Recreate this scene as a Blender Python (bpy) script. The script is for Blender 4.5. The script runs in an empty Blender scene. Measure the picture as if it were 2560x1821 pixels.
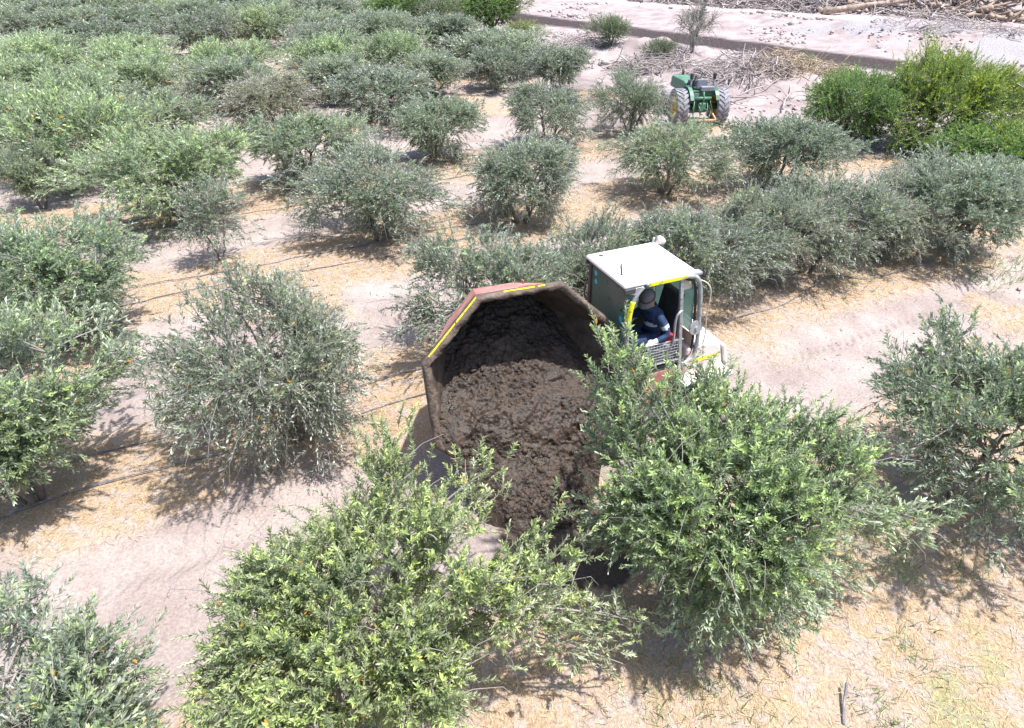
import bpy, bmesh, math
import numpy as np
from mathutils import Vector, Matrix

# ------------------------------------------------------------------ camera, sky, sun, exposure
scene = bpy.context.scene
col = scene.collection
cam_data = bpy.data.cameras.new('camera')
cam_data.sensor_width = 36.0
cam_data.lens = 24.02
cam_data.clip_end = 2000.0
cam = bpy.data.objects.new('camera', cam_data)
col.objects.link(cam)
cam.location = (0.0, 0.0, 6.5)
cam.rotation_euler = (math.radians(90 - 34), 0, 0)
scene.camera = cam

SUN_EL, SUN_AZ = math.radians(71), math.radians(110)      # azimuth clockwise from +Y (away from the viewer)
world = bpy.data.worlds.new('World')
scene.world = world
world.use_nodes = True
wn = world.node_tree
bg = wn.nodes['Background']
sky = wn.nodes.new('ShaderNodeTexSky')
sky.sky_type = 'NISHITA'
sky.sun_disc = False
sky.sun_elevation = SUN_EL
sky.sun_rotation = SUN_AZ
sky.dust_density = 2.0
wn.links.new(sky.outputs[0], bg.inputs[0])
bg.inputs[1].default_value = 0.15
sun_data = bpy.data.lights.new('sun', 'SUN')
sun_data.energy = 4.6
sun_data.angle = math.radians(1.0)
sun_data.color = (1.0, 0.965, 0.925)
sun = bpy.data.objects.new('sun', sun_data)
col.objects.link(sun)
sdir = Vector((math.sin(SUN_AZ) * math.cos(SUN_EL), math.cos(SUN_AZ) * math.cos(SUN_EL), math.sin(SUN_EL)))
sun.rotation_euler = sdir.to_track_quat('Z', 'Y').to_euler()
scene.view_settings.view_transform = 'Standard'
scene.view_settings.look = 'None'
scene.view_settings.gamma = 1.0
scene.view_settings.use_curve_mapping = False
scene.view_settings.exposure = 0.88
scene.cycles.max_bounces = 6
scene.cycles.diffuse_bounces = 3
scene.cycles.transparent_max_bounces = 6

rng = np.random.default_rng(7)

# ------------------------------------------------------------------ helpers
def tag(o, label=None, cat=None, group=None, kind=None):
    if label: o['label'] = label
    if cat: o['category'] = cat
    if group: o['group'] = group
    if kind: o['kind'] = kind
    return o

def empty(name, loc=(0, 0, 0), rz=0.0):
    o = bpy.data.objects.new(name, None)
    o.empty_display_size = 0.2
    col.objects.link(o)
    o.location = loc
    o.rotation_euler = (0, 0, rz)
    return o

def link(name, me, parent=None):
    o = bpy.data.objects.new(name, me)
    col.objects.link(o)
    if parent is not None: o.parent = parent
    return o

def np_mesh(name, verts, face_sets, mats, smooth=False, mat_idx=None, attrs=None):
    """verts (N,3); face_sets: list of (M,k) integer arrays."""
    me = bpy.data.meshes.new(name)
    me.vertices.add(len(verts))
    me.vertices.foreach_set('co', np.ascontiguousarray(verts, dtype=np.float32).ravel())
    face_sets = [np.asarray(f, dtype=np.int32) for f in face_sets if len(f)]
    nl = sum(f.size for f in face_sets)
    npol = sum(len(f) for f in face_sets)
    me.loops.add(nl)
    me.polygons.add(npol)
    me.loops.foreach_set('vertex_index', np.concatenate([f.ravel() for f in face_sets]))
    sizes = np.concatenate([np.full(len(f), f.shape[1], dtype=np.int32) for f in face_sets])
    starts = np.concatenate([[0], np.cumsum(sizes)[:-1]]).astype(np.int32)
    me.polygons.foreach_set('loop_start', starts)
    if mat_idx is not None:
        me.polygons.foreach_set('material_index', np.concatenate(mat_idx).astype(np.int32))
    for m in (mats if isinstance(mats, (list, tuple)) else [mats]): me.materials.append(m)
    me.update(calc_edges=True)
    if smooth: me.polygons.foreach_set('use_smooth', np.ones(npol, dtype=bool))
    for k, (typ, arr) in (attrs or {}).items():
        a = me.attributes.new(k, typ, 'POINT')
        a.data.foreach_set({'FLOAT': 'value', 'FLOAT_VECTOR': 'vector', 'FLOAT_COLOR': 'color'}[typ], np.ascontiguousarray(arr, dtype=np.float32).ravel())
    me.validate(clean_customdata=False)
    return me

def _hash(ix, iy, seed):
    h = (ix.astype(np.int64) * 374761393 + iy.astype(np.int64) * 668265263 + seed * 974634777) & 0x7fffffff
    h = ((h ^ (h >> 13)) * 1274126177) & 0x7fffffff
    return ((h ^ (h >> 16)) & 0xffff) / 65535.0

def vnoise(x, y, seed=0):
    ix, iy = np.floor(x).astype(np.int64), np.floor(y).astype(np.int64)
    fx, fy = x - ix, y - iy
    fx, fy = fx * fx * (3 - 2 * fx), fy * fy * (3 - 2 * fy)
    a, b = _hash(ix, iy, seed), _hash(ix + 1, iy, seed)
    c, d = _hash(ix, iy + 1, seed), _hash(ix + 1, iy + 1, seed)
    return (a * (1 - fx) + b * fx) * (1 - fy) + (c * (1 - fx) + d * fx) * fy

def fbm(x, y, scale=1.0, octv=4, seed=0):
    r, a, t = 0, 1.0, 0
    for i in range(octv):
        r = r + a * vnoise(x / scale * 2 ** i + 17.3 * i, y / scale * 2 ** i - 9.1 * i, seed + i)
        t += a
        a *= 0.5
    return r / t - 0.5

def sstep(e0, e1, x):
    t = np.clip((x - e0) / (e1 - e0), 0, 1)
    return t * t * (3 - 2 * t)

# ---- node material helper
def material(name, color=(0.5, 0.5, 0.5), rough=0.7, metal=0.0, spec=0.5, noise=None, bump=None, dirt=None, coat=0.0):
    """noise=(scale, amount): value variation; bump=(scale, strength); dirt=(colour, scale, threshold, softness)"""
    m = bpy.data.materials.new(name)
    m.use_nodes = True
    nt = m.node_tree
    N, Lk = nt.nodes, nt.links
    b = N['Principled BSDF']
    b.inputs['Base Color'].default_value = (*color, 1)
    b.inputs['Roughness'].default_value = rough
    b.inputs['Metallic'].default_value = metal
    b.inputs['Specular IOR Level'].default_value = spec
    tc = N.new('ShaderNodeTexCoord')
    out = None
    if noise:
        nz = N.new('ShaderNodeTexNoise'); nz.inputs['Scale'].default_value = noise[0]; nz.inputs['Detail'].default_value = 6
        Lk.new(tc.outputs['Object'], nz.inputs['Vector'])
        mr = N.new('ShaderNodeMapRange'); mr.inputs['From Min'].default_value = 0.3; mr.inputs['From Max'].default_value = 0.7
        mr.inputs['To Min'].default_value = 1 - noise[1]; mr.inputs['To Max'].default_value = 1 + noise[1]
        Lk.new(nz.outputs['Fac'], mr.inputs['Value'])
        mx = N.new('ShaderNodeMix'); mx.data_type = 'RGBA'; mx.blend_type = 'MULTIPLY'; mx.inputs['Factor'].default_value = 1
        mx.inputs['A'].default_value = (*color, 1)
        Lk.new(mr.outputs[0], mx.inputs['B'])
        out = mx.outputs['Result']
    if dirt:
        nz = N.new('ShaderNodeTexNoise'); nz.inputs['Scale'].default_value = dirt[1]; nz.inputs['Detail'].default_value = 8; nz.inputs['Roughness'].default_value = 0.65
        Lk.new(tc.outputs['Object'], nz.inputs['Vector'])
        mr = N.new('ShaderNodeMapRange'); mr.inputs['From Min'].default_value = dirt[2]; mr.inputs['From Max'].default_value = dirt[2] + dirt[3]
        Lk.new(nz.outputs['Fac'], mr.inputs['Value'])
        mx = N.new('ShaderNodeMix'); mx.data_type = 'RGBA'
        if out: Lk.new(out, mx.inputs['A'])
        else: mx.inputs['A'].default_value = (*color, 1)
        mx.inputs['B'].default_value = (*dirt[0], 1)
        Lk.new(mr.outputs[0], mx.inputs['Factor'])
        out = mx.outputs['Result']
    if out: Lk.new(out, b.inputs['Base Color'])
    if bump:
        nz = N.new('ShaderNodeTexNoise'); nz.inputs['Scale'].default_value = bump[0]; nz.inputs['Detail'].default_value = 6
        Lk.new(tc.outputs['Object'], nz.inputs['Vector'])
        bp = N.new('ShaderNodeBump'); bp.inputs['Strength'].default_value = bump[1]; bp.inputs['Distance'].default_value = 0.02
        Lk.new(nz.outputs['Fac'], bp.inputs['Height']); Lk.new(bp.outputs[0], b.inputs['Normal'])
    return m

def leaf_material(name, dark, young, back, dead=(0.62, 0.30, 0.03), transl=0.28, rough=0.42):
    m = bpy.data.materials.new(name)
    m.use_nodes = True
    nt = m.node_tree; N, Lk = nt.nodes, nt.links
    b = N['Principled BSDF']; out = N['Material Output']
    at = N.new('ShaderNodeAttribute'); at.attribute_name = 'leafdat'
    sep = N.new('ShaderNodeSeparateXYZ'); Lk.new(at.outputs['Vector'], sep.inputs[0])
    oi = N.new('ShaderNodeObjectInfo')
    geo = N.new('ShaderNodeNewGeometry')
    def mix(a, bb, fac, mode='MIX'):
        x = N.new('ShaderNodeMix'); x.data_type = 'RGBA'; x.blend_type = mode
        for k, v in (('A', a), ('B', bb)):
            if isinstance(v, tuple): x.inputs[k].default_value = (*v, 1)
            else: Lk.new(v, x.inputs[k])
        if isinstance(fac, float): x.inputs['Factor'].default_value = fac
        else: Lk.new(fac, x.inputs['Factor'])
        return x.outputs['Result']
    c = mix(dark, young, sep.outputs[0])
    c = mix(c, back, geo.outputs['Backfacing'])
    mr = N.new('ShaderNodeMapRange'); mr.inputs['To Min'].default_value = 0.6; mr.inputs['To Max'].default_value = 1.45
    Lk.new(sep.outputs[1], mr.inputs['Value'])
    c = mix(c, mr.outputs[0], 1.0, 'MULTIPLY')
    c = mix(c, oi.outputs['Color'], 1.0, 'MULTIPLY')
    c = mix(c, dead, sep.outputs[2])
    Lk.new(c, b.inputs['Base Color'])
    b.inputs['Roughness'].default_value = rough
    b.inputs['Specular IOR Level'].default_value = 0.6
    tr = N.new('ShaderNodeBsdfTranslucent')
    tc2 = mix(c, (0.85, 1.0, 0.35), 0.35, 'MULTIPLY')
    Lk.new(tc2, tr.inputs['Color'])
    ms = N.new('ShaderNodeMixShader'); ms.inputs[0].default_value = transl
    Lk.new(b.outputs[0], ms.inputs[1]); Lk.new(tr.outputs[0], ms.inputs[2])
    Lk.new(ms.outputs[0], out.inputs[0])
    return m

M = {}
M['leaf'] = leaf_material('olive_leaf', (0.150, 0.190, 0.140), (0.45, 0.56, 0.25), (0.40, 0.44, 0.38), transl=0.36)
M['mesquite'] = leaf_material('mesquite_leaf', (0.075, 0.165, 0.055), (0.46, 0.56, 0.05), (0.20, 0.31, 0.10), transl=0.4)
M['shrub'] = leaf_material('shrub_leaf', (0.10, 0.15, 0.085), (0.24, 0.30, 0.14), (0.22, 0.26, 0.18))
M['drygrass'] = leaf_material('dry_grass_blade', (0.43, 0.31, 0.19), (0.58, 0.475, 0.34), (0.46, 0.35, 0.23), transl=0.15, rough=0.7)
M['greengrass'] = leaf_material('green_grass_blade', (0.11, 0.19, 0.05), (0.24, 0.32, 0.10), (0.13, 0.20, 0.07), transl=0.3)
M['twig'] = material('twig_bark', (0.25, 0.23, 0.215), 0.85, noise=(3, 0.25))
M['bark'] = material('olive_bark', (0.17, 0.145, 0.125), 0.9, noise=(9, 0.35), bump=(30, 0.6))
M['deadwood'] = material('grey_deadwood', (0.34, 0.30, 0.29), 0.9, noise=(4, 0.3))
M['straw_brush'] = material('tan_dry_brush', (0.36, 0.285, 0.205), 0.9, noise=(2, 0.3))

# ------------------------------------------------------------------ ground
def boundary_x(y):            # where the orchard ends and the sandy ground begins
    return np.interp(y, [-20, 10, 14, 17, 22, 27.5, 33, 45, 62.6, 90, 160], [80, 60, 34, 20, 9.4, 6.4, 1.2, -5.2, -12.5, -24, -54])
def rowcoord(x, y): return -0.454 * x + 0.891 * y
ROWS = [3.5, 8.75, 14.2, 19.0, 24.7, 30.2, 35.6, 41, 46.4, 51.8, 57.2, 62.6, 68]
def seg_dist(x, y, pts):
    d = np.full(np.shape(x), 1e9)
    for (ax, ay), (bx, by) in zip(pts[:-1], pts[1:]):
        vx, vy = bx - ax, by - ay
        t = np.clip(((x - ax) * vx + (y - ay) * vy) / (vx * vx + vy * vy), 0, 1)
        d = np.minimum(d, np.hypot(x - ax - t * vx, y - ay - t * vy))
    return d
ROAD = [(-40, 88), (-12, 63), (0.8, 52), (9.5, 43.6), (16.8, 36.9), (30, 26.5), (60, 4)]
TRACK = [(-6, 74), (12.9, 58.5), (22, 52.3), (31.5, 46.5), (60, 30)]
PATH = [(1.6, 51), (-0.2, 43), (1.8, 35), (4.3, 28), (3.4, 22)]
MOUNDS = [(6.5, 37.0, 0.9, 2.6), (9.5, 36.5, 0.6, 2.4), (3.2, 37.5, 0.6, 2.0), (11.0, 30.5, 0.9, 2.4), (14.5, 29.5, 0.7, 2.2), (8.6, 31.6, 0.5, 1.8),
          (21.5, 43.6, 1.0, 4.0), (26, 40.5, 0.8, 3.5), (14, 49.5, 0.6, 5), (-5.0, 56, 0.9, 4), (-1.6, 41, 0.8, 2.5), (16.5, 20.5, 0.6, 2.5)]
def sand_mask(x, y): return sstep(-0.9, 0.9, x - boundary_x(y) + 2.2 * fbm(x, y, 3.0, 3, 40))
def straw_mask(x, y):
    s = rowcoord(x, y)
    wob = 1.3 * fbm(x, y, 3.2, 4, 11)
    m = np.zeros(np.shape(x))
    for r in ROWS:
        lo, hi = (1.35, 1.15)
        m = np.maximum(m, sstep(lo + 0.45, lo - 0.45, (r - s) + wob) * sstep(hi + 0.5, hi - 0.5, (s - r) + wob))
    m = np.maximum(m, sstep(4.4, 3.0, s + 1.5 * wob) * sstep(-1.5, 1.5, x + 0.4 + wob))                # trampled straw before the front row
    m = np.maximum(m, 0.75 * sstep(0.10, 0.22, fbm(x, y, 2.4, 4, 77)))
    m = m * (0.55 + 0.45 * sstep(-0.22, 0.02, fbm(x, y, 0.9, 3, 5)))
    return m * (1 - sand_mask(x, y)) + 0.35 * sand_mask(x, y) * sstep(0.12, 0.25, fbm(x, y, 2.0, 3, 91))
def gz(x, y):
    x = np.asarray(x, dtype=float); y = np.asarray(y, dtype=float)
    s = rowcoord(x, y)
    z = 0.10 * fbm(x, y, 2.5, 3, 1) + 0.05 * fbm(x, y, 0.6, 3, 2)
    soft = np.clip(1 - straw_mask(x, y), 0, 1)
    z = z + soft * 0.075 * fbm(x, y, 0.22, 3, 3) - 0.05 * soft
    for i in range(len(ROWS) - 1):                                   # wheel ruts along the alleys
        mid = 0.5 * (ROWS[i] + ROWS[i + 1])
        for off in (-0.62, 0.62):
            z = z - 0.06 * np.exp(-((s - mid - off) / 0.2) ** 2)
    sd = sand_mask(x, y)
    z = z + sd * (0.32 * fbm(x, y, 5.0, 4, 8) + 0.12 * fbm(x, y, 1.2, 3, 9))
    for mx, my, mh, mr in MOUNDS:
        z = z + mh * np.exp(-((x - mx) ** 2 + (y - my) ** 2) / mr ** 2) * (0.8 + 0.9 * fbm(x, y, 1.1, 3, 14))
    rd = np.exp(-(seg_dist(x, y, ROAD) / 4.2) ** 4)
    z = z * (1 - 0.8 * rd)
    return z
def gzf(x, y): return float(gz(np.array([x]), np.array([y]))[0])

def axis_lines(lo, hi, near_lo, near_hi, d0, grow):
    a = list(np.arange(near_lo, near_hi, d0))
    d = d0; v = near_hi
    while v < hi: a.append(v); d *= grow; v += d
    d = d0; v = near_lo - d0
    while v > lo: a.insert(0, v); d *= grow; v -= d
    return np.array(a)
gx = axis_lines(-900, 900, -9, 10, 0.09, 1.022)
gy = axis_lines(-700, 1500, 1.0, 15, 0.075, 1.018)
X, Y = np.meshgrid(gx, gy)
xf, yf = X.ravel(), Y.ravel()
fade = sstep(180, 90, np.hypot(xf, yf))
Z = gz(xf, yf) * fade
nx, ny = len(gx), len(gy)
ii = (np.arange(ny - 1)[:, None] * nx + np.arange(nx - 1)[None, :]).ravel()
quads = np.stack([ii, ii + 1, ii + nx + 1, ii + nx], 1)
rdist = seg_dist(xf, yf, ROAD) + 0.7 * fbm(xf, yf, 2.0, 3, 21)
road_m = sstep(1.9, 1.2, rdist)
path_m = sstep(1.3, 0.5, seg_dist(xf, yf, PATH) + 0.8 * fbm(xf, yf, 1.6, 3, 22)) * (.30 + .45 * sstep(38, 46, yf))
track_m = sstep(2.6, 1.2, seg_dist(xf, yf, TRACK) + 1.0 * fbm(xf, yf, 2.5, 3, 23))
grav = np.zeros_like(xf)
for mx, my, mr in ((20.6, 43.0, 2.3), (23.8, 41.3, 2.2), (27.0, 39.5, 2.6), (17.5, 44, 1.5), (24.5, 37.2, 2.4), (29, 36.5, 2.5), (9.2, 34.2, 1.1), (4.0, 37.5, 0.9)):
    grav = np.maximum(grav, sstep(1.1, 0.6, np.hypot((xf - mx) / mr, (yf - my) / mr * 1.25) + 0.9 * fbm(xf, yf, 1.3, 4, 31)))
mud_shade = sstep(1.05, 0.55, np.hypot((xf - 0.78) / 1.05, (yf - 5.75) / 0.85) + 0.5 * fbm(xf, yf, 0.5, 3, 33))   # spread mud plus shade under skip and tree, painted as one dark patch
rut = np.zeros_like(xf); rutd = np.zeros_like(xf); sc = rowcoord(xf, yf)
for i in range(len(ROWS) - 1):
    for off in (-.62, .62):
        dd_ = sc - 0.5 * (ROWS[i] + ROWS[i + 1]) - off - .10 * fbm(xf, yf, 4.0, 2, 95)
        mk = sstep(.34, .20, np.abs(dd_)); rut = np.maximum(rut, mk); rutd = np.where(mk > 0, np.abs(dd_), rutd)
rut *= sstep(-.10, .06, fbm(xf, yf, 1.1, 3, 96)) * (1 - straw_mask(xf, yf))
weed = sstep(0.13, 0.24, fbm(xf, yf, 1.5, 4, 55)) * (1 - sand_mask(xf, yf)) * (0.35 + 0.65 * sstep(7, 4, rowcoord(xf, yf)))
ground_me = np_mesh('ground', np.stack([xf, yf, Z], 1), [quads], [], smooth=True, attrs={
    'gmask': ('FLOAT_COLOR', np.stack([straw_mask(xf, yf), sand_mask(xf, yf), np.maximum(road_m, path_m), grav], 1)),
    'gmask2': ('FLOAT_COLOR', np.stack([track_m, weed, mud_shade, rut], 1)), 'rutd': ('FLOAT', rutd)})

def ground_material():
    m = bpy.data.materials.new('orchard_ground'); m.use_nodes = True
    nt = m.node_tree; N, Lk = nt.nodes, nt.links
    b = N['Principled BSDF']; b.inputs['Roughness'].default_value = 0.95; b.inputs['Specular IOR Level'].default_value = 0.15
    geo = N.new('ShaderNodeNewGeometry')
    def noise(scale, det=5, rough=0.6, stretch=None):
        n = N.new('ShaderNodeTexNoise'); n.inputs['Scale'].default_value = scale; n.inputs['Detail'].default_value = det; n.inputs['Roughness'].default_value = rough
        if stretch:
            mp = N.new('ShaderNodeMapping'); mp.inputs['Rotation'].default_value = (0, 0, stretch[1]); mp.inputs['Scale'].default_value = (1, stretch[0], 1)
            Lk.new(geo.outputs['Position'], mp.inputs[0]); Lk.new(mp.outputs[0], n.inputs['Vector'])
        else: Lk.new(geo.outputs['Position'], n.inputs['Vector'])
        return n.outputs['Fac']
    def rng_(v, a, c, lo=0.0, hi=1.0):
        r = N.new('ShaderNodeMapRange'); r.inputs['From Min'].default_value = a; r.inputs['From Max'].default_value = c; r.inputs['To Min'].default_value = lo; r.inputs['To Max'].default_value = hi
        Lk.new(v, r.inputs['Value']); return r.outputs[0]
    def math_(op, a, c):
        x = N.new('ShaderNodeMath'); x.operation = op
        for i, v in enumerate((a, c)):
            if isinstance(v, float): x.inputs[i].default_value = v
            else: Lk.new(v, x.inputs[i])
        return x.outputs[0]
    def mix(a, c, fac, mode='MIX'):
        x = N.new('ShaderNodeMix'); x.data_type = 'RGBA'; x.blend_type = mode
        for k, v in (('A', a), ('B', c)):
            if isinstance(v, tuple): x.inputs[k].default_value = (*v, 1)
            else: Lk.new(v, x.inputs[k])
        if isinstance(fac, float): x.inputs['Factor'].default_value = fac
        else: Lk.new(fac, x.inputs['Factor'])
        return x.outputs['Result']
    a1 = N.new('ShaderNodeAttribute'); a1.attribute_name = 'gmask'
    a2 = N.new('ShaderNodeAttribute'); a2.attribute_name = 'gmask2'
    s1 = N.new('ShaderNodeSeparateColor'); Lk.new(a1.outputs['Color'], s1.inputs[0])
    s2 = N.new('ShaderNodeSeparateColor'); Lk.new(a2.outputs['Color'], s2.inputs[0])
    fine, mid, big = noise(28, 3, 0.7), noise(5, 4, 0.6), noise(0.9, 2)
    soil = mix((0.265, 0.218, 0.203), (0.355, 0.302, 0.282), rng_(big, 0.35, 0.65))
    soil = mix(soil, (0.27, 0.22, 0.20), rng_(mid, 0.55, 0.75, 0, 0.5))
    fib = noise(75, 2, 0.7, (0.30, 0.5)); fib2 = noise(75, 2, 0.7, (0.30, 2.0))
    fb = math_('MAXIMUM', fib, fib2)
    straw = mix((0.325, 0.225, 0.145), (0.475, 0.365, 0.25), rng_(fb, 0.45, 0.68))
    straw = mix(straw, (0.37, 0.315, 0.295), rng_(mid, 0.46, 0.60, 0, 0.8))
    sfac = math_('ADD', s1.outputs[0], rng_(fine, 0.3, 0.7, -0.35, 0.35))
    c = mix(soil, straw, rng_(sfac, 0.25, 0.75))
    sandc = mix((0.26, 0.213, 0.210), (0.35, 0.298, 0.295), rng_(big, 0.35, 0.6))
    sandc = mix(sandc, (0.34, 0.28, 0.27), rng_(mid, 0.56, 0.74, 0, 0.55))
    c = mix(c, sandc, rng_(math_('ADD', s1.outputs[1], rng_(mid, 0.3, 0.7, -0.25, 0.25)), 0.3, 0.7))
    c = mix(c, (0.43, 0.375, 0.37), math_('MULTIPLY', s2.outputs[0], 0.85))
    gravc = mix((0.20, 0.19, 0.21), (0.38, 0.35, 0.36), rng_(fine, 0.4, 0.62))
    c = mix(c, gravc, rng_(math_('ADD', a1.outputs['Alpha'], rng_(mid, 0.3, 0.7, -0.3, 0.3)), 0.35, 0.65))
    roadc = mix((0.040, 0.031, 0.031), (0.070, 0.055, 0.055), rng_(mid, 0.4, 0.65))
    c = mix(c, roadc, s1.outputs[2])
    weedc = mix((0.16, 0.20, 0.075), (0.30, 0.32, 0.14), rng_(fine, 0.4, 0.6))
    c = mix(c, weedc, rng_(math_('ADD', math_('MULTIPLY', s2.outputs[1], 0.6), rng_(fine, 0.35, 0.7, -0.45, 0.2)), 0.1, 0.5, 0, 0.7))
    c = mix(c, (0.085, 0.064, 0.052), rng_(math_('ADD', s2.outputs[2], rng_(mid, 0.3, 0.7, -0.3, 0.3)), 0.35, 0.6, 0, 0.95))  # dark mud tone that also paints in the shade beside the skip
    c = mix(c, rng_(fine, 0.25, 0.75, 0.72, 1.25), 1.0, 'MULTIPLY')
    Lk.new(c, b.inputs['Base Color'])
    hgt = math_('ADD', math_('MULTIPLY', fine, 0.35), math_('ADD', mid, math_('MULTIPLY', math_('MULTIPLY', fb, s1.outputs[0]), 0.6)))
    ad = N.new('ShaderNodeAttribute'); ad.attribute_name = 'rutd'
    dot = N.new('ShaderNodeVectorMath'); dot.operation = 'DOT_PRODUCT'; Lk.new(geo.outputs['Position'], dot.inputs[0]); dot.inputs[1].default_value = (.891, .454, 0)
    ph = math_('ADD', dot.outputs['Value'], math_('ADD', math_('MULTIPLY', ad.outputs['Fac'], 0.9), math_('MULTIPLY', mid, 0.06)))
    wave = math_('SINE', math_('MULTIPLY', ph, 34.0), 0.0)
    hgt = math_('ADD', hgt, math_('MULTIPLY', math_('MULTIPLY', wave, a2.outputs['Alpha']), 0.14))
    bp = N.new('ShaderNodeBump'); bp.inputs['Strength'].default_value = 0.9; bp.inputs['Distance'].default_value = 0.045
    Lk.new(hgt, bp.inputs['Height']); Lk.new(bp.outputs[0], b.inputs['Normal'])
    return m
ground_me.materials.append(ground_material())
tag(link('ground', ground_me), 'pale sandy orchard soil with straw strips and a dark dirt road', kind='structure')

# ------------------------------------------------------------------ plant generator
def tubes(paths, radii, sides):
    """paths (P,K,3), radii (P,K) -> verts, quads"""
    P, K, _ = paths.shape
    d = np.gradient(paths, axis=1)
    d /= np.linalg.norm(d, axis=2, keepdims=True) + 1e-9
    ref = np.where(np.abs(d[..., 2:3]) > 0.9, np.array([1.0, 0, 0]), np.array([0, 0, 1.0]))
    e1 = np.cross(d, ref); e1 /= np.linalg.norm(e1, axis=2, keepdims=True) + 1e-9
    e2 = np.cross(d, e1)
    ang = np.arange(sides) / sides * 2 * np.pi
    v = paths[:, :, None, :] + radii[:, :, None, None] * (np.cos(ang)[None, None, :, None] * e1[:, :, None, :] + np.sin(ang)[None, None, :, None] * e2[:, :, None, :])
    idx = np.arange(P * K * sides).reshape(P, K, sides)
    a = idx[:, :-1, :]; b = np.roll(a, -1, axis=2); c = np.roll(idx[:, 1:, :], -1, axis=2); e = idx[:, 1:, :]
    return v.reshape(-1, 3), np.stack([a, b, c, e], -1).reshape(-1, 4)

def bez(p0, p1, p2, k):
    t = np.linspace(0, 1, k)[None, :, None]
    return (1 - t) ** 2 * p0[:, None] + 2 * t * (1 - t) * p1[:, None] + t ** 2 * p2[:, None]

def unit(v): return v / (np.linalg.norm(v, axis=-1, keepdims=True) + 1e-9)

def leaves_mesh(P, A, Nn, ln, wd, fine):
    """P base, A axis, Nn upper normal, lengths, widths -> verts, quads/tris"""
    S = np.cross(A, Nn)
    l, w = ln[:, None], wd[:, None]
    if fine:
        v = np.stack([P, P + A * l * .35 - S * w * .5 + Nn * w * .22, P + A * l * .72 - S * w * .36 + Nn * w * .10 - Nn * l * .03,
                      P + A * l - Nn * l * .10, P + A * l * .72 + S * w * .36 + Nn * w * .10 - Nn * l * .03, P + A * l * .35 + S * w * .5 + Nn * w * .22], 1)
        base = np.arange(len(P))[:, None] * 6
        f = np.concatenate([base + np.array([0, 5, 4, 3]), base + np.array([0, 3, 2, 1])], 1).reshape(-1, 4)
        return v.reshape(-1, 3), f, 6
    v = np.stack([P, P + A * l * .5 - S * w * .5 + Nn * w * .2, P + A * l, P + A * l * .5 + S * w * .5 + Nn * w * .2], 1)
    base = np.arange(len(P))[:, None] * 4
    f = np.concatenate([base + np.array([0, 3, 2]), base + np.array([0, 2, 1])], 1).reshape(-1, 3)
    return v.reshape(-1, 3), f, 4

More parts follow.
